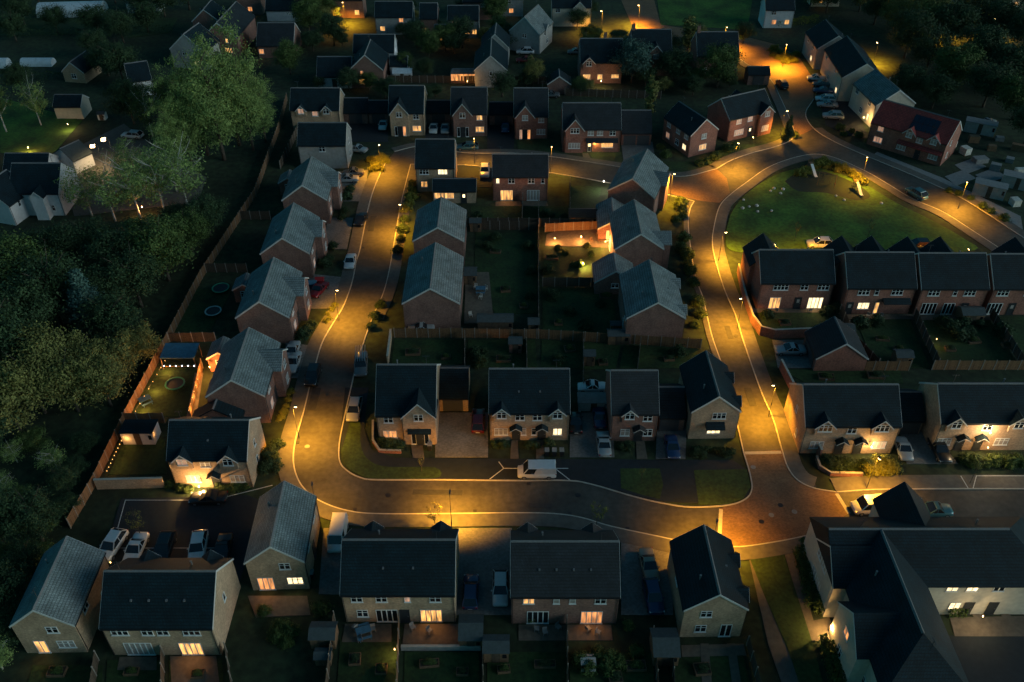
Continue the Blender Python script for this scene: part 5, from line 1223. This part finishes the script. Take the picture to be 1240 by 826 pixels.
for x, y, h, k in [(375, 40, 9, 'round'), (352, 90, 8, 'round'), (392, 24, 10, 'round'), (405, 55, 8, 'dark'), (520, 70, 7, 'round'), (505, 58, 7, 'dark'), (540, 62, 7, 'round'), (560, 58, 8, 'round2'), (600, 30, 8, 'round'), (515, 95, 5, 'dark'), (490, 88, 5, 'round')]:
    tree('leafy garden tree between the dark houses at the top', (x, y), h, k, 1.0, G6)
G8 = 'dark garden trees and hedging between the far houses'
for i in range(46):
    x = random.uniform(370, 900); y = random.choice((random.uniform(100, 124) if x < 690 else random.uniform(104, 124), random.uniform(46, 66), random.uniform(10, 40)))
    tree('low dark garden tree among the far houses at the top', (x, y), random.uniform(3.0, 6.0), random.choice(('round', 'dark', 'round2', 'olive')), 1.25, G8)
G9 = 'far trees along the top right edge'
for i in range(16):
    tree('dark tree near the lamps along the top right edge', (random.uniform(970, 1250), random.uniform(-16, 10)), random.uniform(6, 10), random.choice(('dark', 'olive', 'round2')), 1.25, G9)
tree('broad tree in front of the tall white-edged gable', (765, 100), 10, 'round', 1.1, leaf='leafblue')
tree('bushy tree in front of the pale-edged gable by the road bend', (868, 106), 10, 'round', 1.1)
tree('bushy tree between the tall gable and the pale-edged gable', (815, 100), 8, 'dark', 1.2)
tree('slim yellow-green tree behind the double garage', (786, 148), 11, 'slim', 1.0)
tree('yellow-green tree by the lane between the two dark gables', (832, 66), 10, 'slim', 1.6)
tree('yellow-green garden tree right of the grey gable-on house', (646, 104), 7, 'olive', .9)
tree('dark clipped conifer beside the amber corner house', (952, 172), 6, 'conifer', .9, leaf='leafdark')
G7 = 'trees of the dark wood on the upper right'
wood2 = 'dark tree in the unlit wood on the upper right'
for x, y, h, k in [(1095, 70, 12, 'dark'), (1120, 90, 11, 'round2'), (1145, 60, 12, 'dark'), (1150, 110, 11, 'round'), (1180, 90, 12, 'dark'), (1190, 130, 10, 'round2'), (1215, 110, 11, 'dark'), (1225, 145, 10, 'round'), (1120, 50, 13, 'olive'), (1165, 40, 11, 'dark'), (1200, 55, 12, 'dark'), (1235, 70, 12, 'round2'), (1080, 40, 10, 'olive'), (1058, 30, 10, 'dark'), (1040, 14, 10, 'olive'), (1000, 16, 9, 'round2'), (980, 12, 9, 'olive'), (1240, 175, 9, 'round2'), (1095, 120, 8, 'dark'), (1170, 14, 10, 'dark'), (1210, 14, 9, 'round2'), (1100, 8, 9, 'dark'), (1250, 30, 11, 'dark'), (1262, 115, 10, 'dark'), (1128, 132, 8, 'dark')]:
    tree(wood2, (x, y), h, k, 1.1, G7)
tree('small bare street tree beside the lamp on the lower road', (527, 640), 4.6, 'sapling', .9)
tree('small dim street tree behind the dark red brick pair', (722, 640), 4.8, 'sapling', .9, leaf='leafyel')
tree('thin sapling in the triangular bed on the right-hand road', (1174, 586), 5.0, 'sapling', .5)
tree('small tree in the lower left car park', (172, 652), 5.0, 'sapling', .8)
tree('small sapling on the grass verge by the first middle row house', (511, 572), 3.4, 'sapling', .5)
tree('small sapling on the middle row front lawn', (776, 586), 3.4, 'sapling', .5)
tree('thin young tree on the green above the white car', (962, 292), 4.5, 'sapling', .5)
tree('thin young tree on the green above the second brick pair', (1050, 290), 4.5, 'sapling', .5)
# shrubs
SHR = []
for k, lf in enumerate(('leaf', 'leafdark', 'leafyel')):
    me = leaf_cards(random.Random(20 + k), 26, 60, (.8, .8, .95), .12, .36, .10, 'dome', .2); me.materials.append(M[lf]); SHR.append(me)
def shrub(label, px, s=1.0, k=0, group=None, squash=1.0):
    p = at(*px); o = tag(link('shrub', SHR[k], None, tuple(p), random.uniform(0, 6.28)), label, 'shrub', group); o.scale = (s, s, s * squash)
    return o
def cluster(label, group, pts, k=0, s=(.8, 1.3)):
    for i, (x, y) in enumerate(sorted(pts)): shrub(nth(i, len(pts), label), (x + random.uniform(-1, 1), y + random.uniform(-.6, .6)), random.uniform(*s), k, group)
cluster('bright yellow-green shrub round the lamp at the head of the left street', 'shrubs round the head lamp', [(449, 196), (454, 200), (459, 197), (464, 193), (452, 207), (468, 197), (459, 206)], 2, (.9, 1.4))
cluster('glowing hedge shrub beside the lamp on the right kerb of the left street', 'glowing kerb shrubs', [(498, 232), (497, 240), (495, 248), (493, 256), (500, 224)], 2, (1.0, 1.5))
cluster('dark shrub along the right pavement of the left street', 'dark kerb shrubs', [(490, 268), (488, 280), (486, 292), (483, 306), (450, 398), (456, 386), (462, 372)], 1, (.9, 1.3))
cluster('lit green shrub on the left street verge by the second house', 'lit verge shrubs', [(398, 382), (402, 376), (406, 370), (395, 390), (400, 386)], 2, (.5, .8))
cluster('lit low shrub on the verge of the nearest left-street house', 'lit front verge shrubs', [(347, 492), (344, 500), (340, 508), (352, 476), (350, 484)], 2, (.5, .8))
cluster('dark shrub in the front gardens of the left street', 'left street front shrubs', [(372, 402), (378, 396), (366, 410), (398, 316), (394, 322), (404, 300), (418, 258), (414, 266), (424, 232), (420, 242), (330, 545), (326, 556), (338, 540), (322, 570), (332, 565)], 1, (.9, 1.4))
cluster('shrub along the front gardens west of the right-hand road', 'right road front shrubs', [(822, 252), (826, 262), (818, 268), (828, 290), (826, 304), (832, 312), (836, 330), (840, 345), (834, 322), (845, 368), (848, 382), (842, 395), (824, 246)], 0, (.9, 1.5))
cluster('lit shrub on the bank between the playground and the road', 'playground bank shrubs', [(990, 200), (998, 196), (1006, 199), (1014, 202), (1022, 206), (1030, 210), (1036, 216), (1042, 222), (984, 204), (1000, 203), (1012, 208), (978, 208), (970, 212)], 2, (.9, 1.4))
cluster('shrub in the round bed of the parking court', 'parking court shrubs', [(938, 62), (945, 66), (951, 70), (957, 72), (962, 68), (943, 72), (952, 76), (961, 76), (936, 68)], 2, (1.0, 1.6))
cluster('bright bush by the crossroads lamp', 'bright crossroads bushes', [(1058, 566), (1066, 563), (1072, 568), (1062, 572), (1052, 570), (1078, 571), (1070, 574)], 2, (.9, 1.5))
cluster('dark front bush of the twin-gablet pair by the right-hand road', 'crossroads front bushes', [(998, 560), (1006, 563), (1014, 561), (1022, 564), (1002, 568), (1012, 569), (1030, 566), (1046, 566)], 1, (.9, 1.3))
cluster('lit front bush of the right-edge buff pair', 'right edge front bushes', [(1168, 560), (1178, 562), (1195, 562), (1204, 560), (1222, 562), (1232, 560)], 0, (.9, 1.3))
cluster('front garden bush of the first middle row house', 'first middle house bushes', [(470, 540), (478, 541), (464, 537), (484, 543)], 1, (.8, 1.1))
cluster('front garden bush of the middle row pairs', 'middle row front bushes', [(600, 540), (610, 541), (640, 541), (648, 542), (664, 540), (760, 542), (752, 543), (842, 550), (850, 552), (876, 550), (884, 549)], 1, (.7, 1.0))
cluster('leafy shrub in the lit front garden of the lower left car park house', 'lit front garden shrubs', [(220, 592), (230, 594), (268, 592), (278, 593), (288, 592), (298, 590), (206, 588)], 0, (.6, .9))
cluster('front shrub of the amber corner houses', 'amber corner shrubs', [(872, 188), (880, 184), (888, 180), (866, 192), (856, 198), (846, 200), (950, 170), (960, 166), (800, 180), (806, 190)], 0, (.9, 1.4))
cluster('garden shrub behind the lower row houses', 'lower garden shrubs', [(342, 760), (350, 768), (336, 772), (346, 780), (320, 742), (390, 740), (740, 800), (748, 806), (735, 812), (700, 800), (712, 812), (725, 795), (770, 790), (642, 748), (760, 760)], 0, (.7, 1.2))
cluster('dark shrub at the edge of the central gardens', 'central garden shrubs', [(640, 300), (644, 330), (642, 360), (600, 290), (590, 300), (664, 330), (668, 360), (690, 380), (710, 396), (726, 370), (574, 430), (580, 440), (586, 428), (676, 438), (820, 430), (664, 262), (684, 266), (580, 262)], 1, (.8, 1.4))
cluster('shrub in the lit patio garden', 'lit patio shrubs', [(676, 302), (684, 308), (712, 300), (716, 310), (702, 322), (694, 322)], 0, (.6, 1.0))
cluster('dark shrub in the brick gardens below the green', 'brick garden shrubs', [(1040, 396), (1060, 392), (1150, 400), (1160, 410), (1172, 404), (1140, 392), (1186, 396), (1210, 404), (1000, 380), (930, 384), (1012, 376), (1165, 395)], 1, (1.0, 1.7))
cluster('shrub by the red-roofed house and the builders yard', 'right road verge shrubs', [(1050, 172), (1040, 166), (1030, 160), (1150, 232), (1160, 236), (1175, 242), (1190, 252), (1200, 258), (1215, 266), (1016, 156), (1022, 164)], 0, (.7, 1.2))
def hedge(label, pts, h=1.3, w=1.0, leaf='leaf', dens=130):
    P_ = gp(pts); rng = random.Random(len(label)); v, f = [], []
    for a, c_ in zip(P_, P_[1:]):
        d = c_ - a; n = int(d.length * dens); t = d.normalized(); s = Vector((-t.y, t.x, 0))
        for _ in range(n):
            u = rng.random(); sd_ = rng.uniform(-1, 1); z = h * (1 - rng.random() ** 2) * (1 + .12 * math.sin(u * d.length * 1.7))
            p = a + d * u + s * sd_ * w / 2 * (1 - .3 * (z / h)) + Vector((0, 0, z)) - P_[0]
            nr = Vector((rng.uniform(-1, 1), rng.uniform(-1, 1), rng.uniform(-.2, 1))).normalized(); x_ = nr.orthogonal(); y_ = nr.cross(x_); k = rng.uniform(.06, .14); i = len(v)
            v += [tuple(p - x_ * k), tuple(p + y_ * k * .6), tuple(p + x_ * k), tuple(p - y_ * k * .6)]; f.append((i, i + 1, i + 2, i + 3))
    me = bpy.data.meshes.new('hedge'); me.from_pydata(v, [], f); me.materials.append(M[leaf])
    return tag(link('hedge', me, None, tuple(P_[0])), label, 'hedge')
hedge('green hedge along the upper side of the apartment building wall', [(968, 664), (985, 664), (996, 740), (984, 738), (968, 668)], 1.2, 2.0, 'leaf', 330)
hedge('green hedge along the lower side of the apartment building wall', [(992, 782), (1000, 782), (1020, 850), (1000, 850)], 1.2, 2.0, 'leaf', 330)
hedge('low hedge before the apartment courtyard doors', [(1146, 744), (1170, 744)], 1.1, 1.2, 'leaf', 200)
hedge('dark clipped hedge beside the crossroads corner house', [(836, 546), (880, 548)], .8, .8, 'leafdark', 160)
hedge('hedge bank beside the far orange road', [(940, 34), (990, 26)], 1.8, 2.0, 'leafyel', 140)
hedge('far field hedge at the top left, above the striped fields', [(0, 46), (150, 44), (210, 40)], 2.2, 2.4, 'leafdark', 60)
hedge('far field hedge at the top left, below the polytunnel', [(0, 26), (60, 24), (150, 22), (200, 22)], 2.2, 2.4, 'leafdark', 60)
hedge('hedge between the lit lawn and the dark tunnels', [(0, 96), (80, 96)], 1.8, 1.6, 'leafdark', 80)
# ------------------------------------------------------------------ garden buildings and small things
def shed(label, px, w=2.2, d=1.8, h=1.9, yaw=0, wallm='timber', roofm='felt', flat=False, name='shed'):
    p = at(*px); o = thing(name, label, 'shed', tuple(p), R(yaw))
    b = MB(); b.prism([(-d / 2, 0), (d / 2, 0), (d / 2, h), (0, h + (.05 if flat else d * .25)), (-d / 2, h)], 0, -w / 2, w / 2); b.build('wall', M[wallm], o)
    b = MB(); b.prism(chevron(d / 2, .05 if flat else d * .25, .06, .14, .1 if flat else .5), 0, -w / 2 - .12, w / 2 + .12)
    b.v = [(x, y, z + h + .005) for x, y, z in b.v]; b.build('roof', M[roofm], o)
    b = MB(); b.box(-.42, .42, -d / 2 - .04, -d / 2 - .003, .05, h - .12); b.build('door', M['darkfence'], o)
    b = MB(); b.box(w / 2 - .62, w / 2 - .2, -d / 2 - .03, -d / 2 - .003, h * .45, h * .8); b.build('window', M['glass'], o)
    return o
shed('teal-roofed shed behind the dark blue estate car', (571, 772), 2.4, 3.0, 1.9)
shed('shed left of the dark brick pair garden, beside the teal-roofed shed', (601, 792), 2.6, 2.0)
shed('long shed left of the pinkish corner house', (803, 790), 2.6, 3.2, 1.9)
shed('shed in the dark garden of the road bend house', (394, 776), 2.6, 2.0)
shed('small pale-roofed shed below the road bend garden', (393, 800), 1.6, 1.2, 1.3)
shed('brick-red playhouse shed at the foot of the central garden', (624, 424), 1.9, 1.6, 1.9, wallm='red')
shed('timber shed with orange wall in the middle row gardens', (713, 440), 1.6, 1.4, 2.0)
shed('long low shed across the foot of the central left garden', (600, 396), 5.4, 2.0, 1.8, wallm='darkfence')
shed('small grey shed beside the long low shed', (646, 400), 1.6, 1.6, 1.8)
shed('long shed behind the nearest central right house', (748, 414), 3.2, 1.6, 1.8)
shed('low flat-roofed store on the middle row drive', (718, 492), 4.2, 2.0, 1.6, flat=True, wallm='grey', roofm='slab')
shed('teal shed right of the far central left house', (576, 278), 2.0, 1.6)
shed('teal shed right of the near central left house', (570, 340), 2.0, 2.4)
shed('blue-grey summerhouse above the lit patio', (705, 270), 5.0, 3.0, 2.1, roofm='slate')
shed('white garden room with lit strip above the lower left lawn', (173, 531), 4.2, 2.4, 2.2, wallm='white', roofm='slate', flat=True, name='garden_room')
shed('pale blue-roofed shed in the brick gardens', (1090, 440), 2.4, 1.8)
shed('dark shed in the garden of the third brick pair', (1172, 388), 3.4, 2.2)
shed('pale shed below the brick pair with the awning', (1022, 408), 2.0, 1.8)
shed('far white summerhouse beside the lit gable at the top', (488, 96), 4.4, 2.6, 2.0, wallm='white', roofm='poly')
shed('low dark shed behind the brick-red rear wing', (300, 352), 2.0, 1.6)
shed('white garden box on the left-hand lawn behind the trees', (125, 144), 1.6, 1.4, 1.4, wallm='white')
shed('brown garden shed near the central garden orange panel', (745, 402), 1.6, 1.0, 1.7, wallm='fence')
o = thing('conservatory', 'glowing glazed conservatory at the left of the grey gable-on house', 'conservatory', tuple(at(562, 98)))
b = MB(); b.box(-3, 3, -1.4, 1.4, 0, .6); b.build('wall', M['brown'], o)
for k in range(6):
    b = MB(); b.box(-2.95 + k * 1.0, -2.95 + k * 1.0 + .88, -1.38, -1.33, .62, 2.2); b.build('pane', M['O'], o)
b = MB(); b.loft([[(-3.1, -1.5, 2.25), (3.1, -1.5, 2.25), (3.1, 1.5, 2.25), (-3.1, 1.5, 2.25)], [(-2.6, -.05, 3.1), (2.6, -.05, 3.1), (2.6, .05, 3.1), (-2.6, .05, 3.1)]]); b.build('roof', M['greyroof'], o)
b = MB(); [b.box(-2.99 + k * .99, -2.93 + k * .99, -1.41, -1.34, .6, 2.25) for k in range(7)]; b.build('frame', M['upvc'], o)
# lit canopy at the head of the lit garden
o = thing('garden_canopy', 'pale fabric garden canopy with a row of cool bulbs over the lit garden', 'canopy', tuple(at(222, 440)))
b = MB(); b.loft([[(-2.5, -1.5, 2.2), (2.5, -1.5, 2.2), (2.5, 1.6, 2.5), (-2.5, 1.6, 2.5)], [(-2.5, -1.5, 2.26), (2.5, -1.5, 2.26), (2.5, 1.6, 2.56), (-2.5, 1.6, 2.56)]]); b.build('fabric_roof', M['bluecloth'], o)
for x in (-2.4, 2.4):
    for y in (-1.4, 1.5):
        b = MB(); b.tube((x, y, 0), (x, y, 2.3), .06); b.build('post', M['timber'], o)
for k in range(6):
    b = MB(); b.tube((-2.2 + k * .88, -1.52, .75), (-2.2 + k * .88, -1.52, .87), .07); b.build('bulb', M['bulbw'], o)
b = MB(); b.box(-2.4, 2.4, -1.5, -1.42, .62, .72); b.build('rail', M['timber'], o)
def string(label, a, c_, n, z, m='bulb', power=6):
    p, q = at(*a, z), at(*c_, z); o = thing('string_lights', label, 'string lights', (p.x, p.y, 0))
    b = MB(); b.tube((0, 0, z), q - p + Vector((0, 0, z)), .015, n=4); b.build('wire', M['black'], o)
    for k in range(n):
        c0 = (q - p) * (k + .5) / n; b = MB(); b.tube((c0.x, c0.y, z - .16), (c0.x, c0.y, z - .05), .04, .025); b.build('bulb', M[m], o)
    for k in range(3):
        l = bpy.data.lights.new('string_glow', 'POINT'); l.energy = power * n / 3; l.color = (1, .42, .09); l.shadow_soft_size = .3
        link('string_glow', l, o, tuple((q - p) * (k + .5) / 3 + Vector((.35, 0, z - .5))))
string('string of warm bulbs along the left fence of the lower left garden', (152, 522), (128, 572), 11, 1.7, power=10)
string('string of warm bulbs along the left fence of the lit garden', (202, 432), (161, 502), 8, 1.5, power=85)
string('bright strip of bulbs under the eaves of the white garden room', (162, 523), (188, 523), 5, 2.0, power=8)
string('string of warm bulbs along the right side of the lit garden', (240, 455), (227, 500), 6, 1.6, power=60)
def trampoline(label, px, r=1.3, m='green'):
    o = thing('trampoline', label, 'trampoline', tuple(at(*px))); n = 20
    b = MB()
    for k in range(n):
        a0, a1 = 2 * math.pi * k / n, 2 * math.pi * (k + 1) / n
        b.bar((r * math.cos(a0), r * math.sin(a0), .6), (r * math.cos(a1), r * math.sin(a1), .6), .22, .07)
    b.build('rim', M[m], o)
    b = MB(); b.loft([[(r * .9 * math.cos(2 * math.pi * k / n), r * .9 * math.sin(2 * math.pi * k / n), z) for k in range(n)] for z in (.54, .57)]); b.build('jumping_mat', M['black'], o)
    for k in range(6):
        a0 = 2 * math.pi * k / 6; b = MB(); b.tube((r * math.cos(a0), r * math.sin(a0), 0), (r * math.cos(a0), r * math.sin(a0), .58), .03); b.build('leg', M['metal'], o)
trampoline('round trampoline with green rim on the lit lawn', (213, 468), 1.3)
trampoline('round trampoline with pale rim in the second left-street garden', (259, 380), 1.2, 'stone')
trampoline('dark green round trampoline behind the pale-rimmed one', (268, 352), 1.3, 'green')
def polytunnel(label, a, c_, w, h):
    p, q = at(*a), at(*c_); L = (q - p).length; o = thing('polytunnel', label, 'polytunnel', tuple(p), math.atan2((q - p).y, (q - p).x))
    n = max(4, int(L / 3)); b = MB()
    for k in range(n):
        b = MB(); b.loft([[(x, w / 2 * math.cos(math.pi * t / 8), h * math.sin(math.pi * t / 8)) for t in range(9)] for x in (L * k / n, L * (k + .97) / n)]); b.build('cover_sheet', M['poly'], o)
polytunnel('long white polytunnel at the top left', (50, 17), (128, 15), 7, 3)
polytunnel('low pale tunnel in the far left field', (28, 78), (66, 78), 3, 1.6)
polytunnel('short pale tunnel at the left edge', (-10, 80), (12, 80), 3, 2.0)
# the farmhouse neighbours, patio and yard things
def crate(name, label, px, w, d, h, m, yaw=0, group=None, z=.0, cat=None):
    p = at(*px); o = thing(name, label, cat or name.replace('_', ' '), (p.x, p.y, z), R(yaw), group)
    n = max(2, int(h / .3))
    for k in range(n):
        b = MB(); b.box(-w / 2 + (k % 2) * .02, w / 2 - (k % 2) * .03, -d / 2, d / 2, h * k / n, h * (k + .92) / n); b.build('layer', M[m], o)
    return o
yard = [(1150, 178), (1168, 186), (1186, 196), (1204, 206), (1220, 218), (1178, 172), (1200, 182), (1222, 196), (1236, 212), (1140, 190), (1210, 170), (1232, 182), (1150, 160), (1190, 225), (1212, 236), (1228, 248)]
for i, (x, y) in enumerate(yard):
    crate('pallet_stack', 'stack of building materials in the yard right of the red-roofed house', (x, y), random.uniform(1.2, 2.8), random.uniform(1, 1.8), random.uniform(.6, 1.6), random.choice(['slab', 'stone', 'timber', 'slab', 'bluecloth']), random.uniform(-40, 40), 'building yard stacks')
for lab, px, w, y in (('pale site cabin nearest the road in the builders yard', (1196, 236), 5.5, -28), ('pale site cabin behind the red-roofed house', (1185, 160), 6, -28), ('grey site cabin at the right edge of the builders yard', (1230, 226), 5.5, -28)):
    shed(lab, px, w, 2.4, 2.4, y, 'grey', 'slab', True, 'site_cabin')
for i, (x, y) in enumerate([(1158, 214), (1195, 212), (1170, 200)]):
    slab('concrete_pad', gp([(x - 14, y), (x + 8, y - 8), (x + 24, y + 2), (x, y + 11)]), .06 + i * .01, M['slab'])
slab('footpath', gp([(1055, 190), (1062, 184), (1140, 215), (1236, 262), (1240, 286)]), .03, M['slab'])
# green: play things and boulders
for i, (x, y) in enumerate([(899, 253), (907, 251), (916, 250), (934, 256), (933, 232), (937, 229), (948, 230), (900, 243), (1012, 238), (1022, 243), (1067, 247), (917, 257), (945, 235)]):
    p = at(x, y); b = MB(); rng = random.Random(i); r = rng.uniform(.22, .36)
    b.loft([[(r * k * (1 + .2 * rng.random()) * math.cos(2 * math.pi * t / 7), r * k * (1 + .2 * rng.random()) * math.sin(2 * math.pi * t / 7), z * r) for t in range(7)] for k, z in ((.9, -.2), (1, .4), (.6, .85), (.15, 1.0))])
    o = b.build('boulder', M['stone'], None, True); o.location = (p.x, p.y, .1); tag(o, 'pale boulder lying on the green', 'boulder', 'boulders on the green')
def slide(label, px, yaw):
    p = at(*px); o = thing('slide', label, 'slide', (p.x, p.y, .1), R(yaw))
    b = MB(); b.bar((0, 0, 1.6), (0, -2.4, .35), .55, .06); b.bar((0, -2.4, .35), (0, -2.9, .3), .55, .06); b.build('chute', M['upvc'], o)
    b = MB(); b.box(-.4, .4, 0, .9, 1.58, 1.66); b.build('platform', M['timber'], o)
    for x in (-.38, .38):
        for y in (.04, .86):
            b = MB(); b.tube((x, y, 0), (x, y, 2.4), .05); b.build('post', M['timber'], o)
    b = MB(); [b.bar((-.38, .95 + .12 * k, 1.5 - .3 * k), (.38, .95 + .12 * k, 1.5 - .3 * k), .06, .05) for k in range(5)]; b.build('ladder', M['metal'], o)
slide('pale slide at the upper left of the playground', (981, 208), 8)
slide('pale slide at the right of the playground', (1036, 230), 5)
o = thing('swing', 'dark swing frame between the two playground slides', 'swing', tuple(at(1000, 224) + Vector((0, 0, .1))), R(-20))
b = MB()
for x in (-1.6, 1.6):
    for y in (-.8, .8): b.tube((x, y, 0), (x, 0, 2.3), .05)
b.tube((-1.7, 0, 2.3), (1.7, 0, 2.3), .05); b.build('frame', M['timber'], o)
for x in (-.7, .7):
    b = MB(); b.box(x - .22, x + .22, -.1, .1, .5, .54); b.tube((x - .2, 0, .52), (x - .2, 0, 2.3), .012, n=4); b.tube((x + .2, 0, .52), (x + .2, 0, 2.3), .012, n=4); b.build('seat', M['black'], o)
# garden furniture
def table_set(label, px, m='timber', yaw=0):
    o = thing('garden_table', label, 'garden table', tuple(at(*px) + Vector((0, 0, .1))), R(yaw))
    b = MB(); b.box(-.8, .8, -.45, .45, .70, .75); b.build('tabletop', M[m], o)
    for x in (-.7, .7):
        for y in (-.36, .36): b = MB(); b.box(x - .04, x + .04, y - .04, y + .04, 0, .70); b.build('leg', M[m], o)
    for y in (-.85, .85): b = MB(); b.box(-.75, .75, y - .15, y + .15, .42, .47); b.box(-.6, -.54, y - .13, y + .13, 0, .42); b.box(.54, .6, y - .13, y + .13, 0, .42); b.build('bench_seat', M[m], o)
table_set('blue-covered garden table on the lower centre patio', (441, 768), 'bluecloth', 20)
table_set('pale garden table on the central left patio', (582, 354), 'bluecloth')
table_set('timber table on the orange-lit patio', (728, 290), 'timber', 10)
table_set('timber table in the dark brick pair garden', (712, 806), 'stone')
table_set('small garden table on the lit garden lawn edge', (177, 488), 'bluecloth', 40)
for lab, px in (('nearest wheelie bin by the front-gabled middle house', (521, 545)), ('wheelie bin beside the porch of the twin-gablet pair', (671, 552)), ('wheelie bin left of the porch path', (662, 552)), ('wheelie bin right of the other bins', (680, 552)), ('wheelie bin by the road bend house', (378, 700)), ('wheelie bin beside the low store', (735, 500))):
    p = at(*px); o = thing('wheelie_bin', lab, 'bin', (p.x, p.y, .1))
    b = MB(); b.loft([[(-.22, -.28, .05), (.22, -.28, .05), (.22, .28, .05), (-.22, .28, .05)], [(-.28, -.34, 1.0), (.28, -.34, 1.0), (.28, .34, 1.0), (-.28, .34, 1.0)]]); b.build('bin_body', M['black'], o)
    b = MB(); b.box(-.30, .30, -.38, .38, 1.002, 1.07); b.build('lid', M['slab'], o)
    for x in (-.24, .24): b = MB(); b.tube((x - .03, .3, .1), (x + .03, .3, .1), .1, n=8); b.build('wheel', M['tyre'], o)
for lab, px, m in (('red plastic toy house outside the second left-street house', (388, 344), 'redplastic'), ('blue plastic tub outside the second left-street house', (379, 348), 'bluecloth')):
    p = at(*px); o = thing('toy_house', lab, 'toy', (p.x, p.y, .05)); b = MB(); b.box(-.6, .6, -.5, .5, 0, .9); b.build('wall', M[m], o)
    b = MB(); b.prism([(-.6, .9), (.6, .9), (0, 1.4)], 0, -.7, .7); b.build('roof', M[m], o)
# small things in the back gardens
def planter(label, px, w, d, group, m='timber', grow=True):
    o = thing('raised_bed', label, 'raised bed', tuple(at(*px) + Vector((0, 0, .05))), R(random.uniform(-8, 8)), group)
    for x0, x1, y0, y1 in ((-w, w, -d, -d + .06), (-w, w, d - .06, d), (-w, -w + .06, -d + .061, d - .061), (w - .06, w, -d + .061, d - .061)):
        b = MB(); b.box(x0, x1, y0, y1, 0, .4); b.build('board', M[m], o)
    b = MB(); b.box(-w + .06, w - .06, -d + .06, d - .06, 0, .33); b.build('soil', M['soil'], o)
    if grow:
        q = link('planting', SHR[random.randrange(2)], o, (0, 0, .3)); q.scale = (w * .9, d * .9, .45)
for i, (x, y) in enumerate(sorted(((600, 306), (612, 352), (634, 372), (668, 314), (676, 392), (734, 360), (500, 428), (540, 434), (610, 436), (690, 424), (730, 440), (810, 436)))):
    planter(nth(i, 12, 'timber raised bed in the dark central gardens'), (x, y), random.uniform(.6, 1.2), random.uniform(.4, .7), 'central raised beds')
for i, (x, y) in enumerate(sorted(((430, 800), (462, 812), (520, 805), (560, 815), (610, 812), (660, 806), (745, 822), (770, 808), (160, 815), (240, 818), (70, 815), (850, 812)))):
    planter(nth(i, 12, 'timber raised bed in the lower back gardens'), (x, y), random.uniform(.6, 1.2), random.uniform(.4, .7), 'lower raised beds')
for i, (x, y) in enumerate(sorted(((950, 392), (1068, 412), (1088, 424), (1150, 424), (1178, 414), (1218, 420), (1000, 458), (1060, 456)))):
    planter(nth(i, 8, 'timber raised bed in the brick gardens below the green'), (x, y), random.uniform(.6, 1.2), random.uniform(.4, .7), 'brick garden raised beds')
def chair(label, px, m, group):
    o = thing('garden_chair', label, 'garden chair', tuple(at(*px) + Vector((0, 0, .09))), R(random.uniform(0, 360)), group)
    b = MB(); b.box(-.26, .26, -.26, .26, .40, .45); b.build('seat', M[m], o)
    b = MB(); b.box(-.26, .26, .22, .27, .452, .9); b.build('backrest', M[m], o)
    for x in (-.23, .23):
        for y in (-.23, .23): b = MB(); b.box(x - .025, x + .025, y - .025, y + .025, 0, .399); b.build('leg', M[m], o)
for grp, pts, m in (('chairs on the lower centre patio', [(430, 762), (452, 764), (436, 776), (500, 762), (520, 766), (560, 764)], 'slab'), ('chairs on the dark brick pair patio', [(650, 764), (660, 768), (676, 762), (712, 764), (724, 768)], 'slab'), ('chairs on the central left patio', [(576, 350), (588, 352), (582, 362), (570, 384)], 'stone'), ('chairs on the orange-lit patio', [(722, 286), (736, 292), (716, 294)], 'timber'), ('chairs behind the red brick gardens', [(940, 378), (980, 378), (1050, 385), (1066, 386), (1140, 386)], 'slab')):
    for i, px in enumerate(sorted(pts)): chair(nth(i, len(pts), 'garden chair among the ' + grp), px, m, grp)
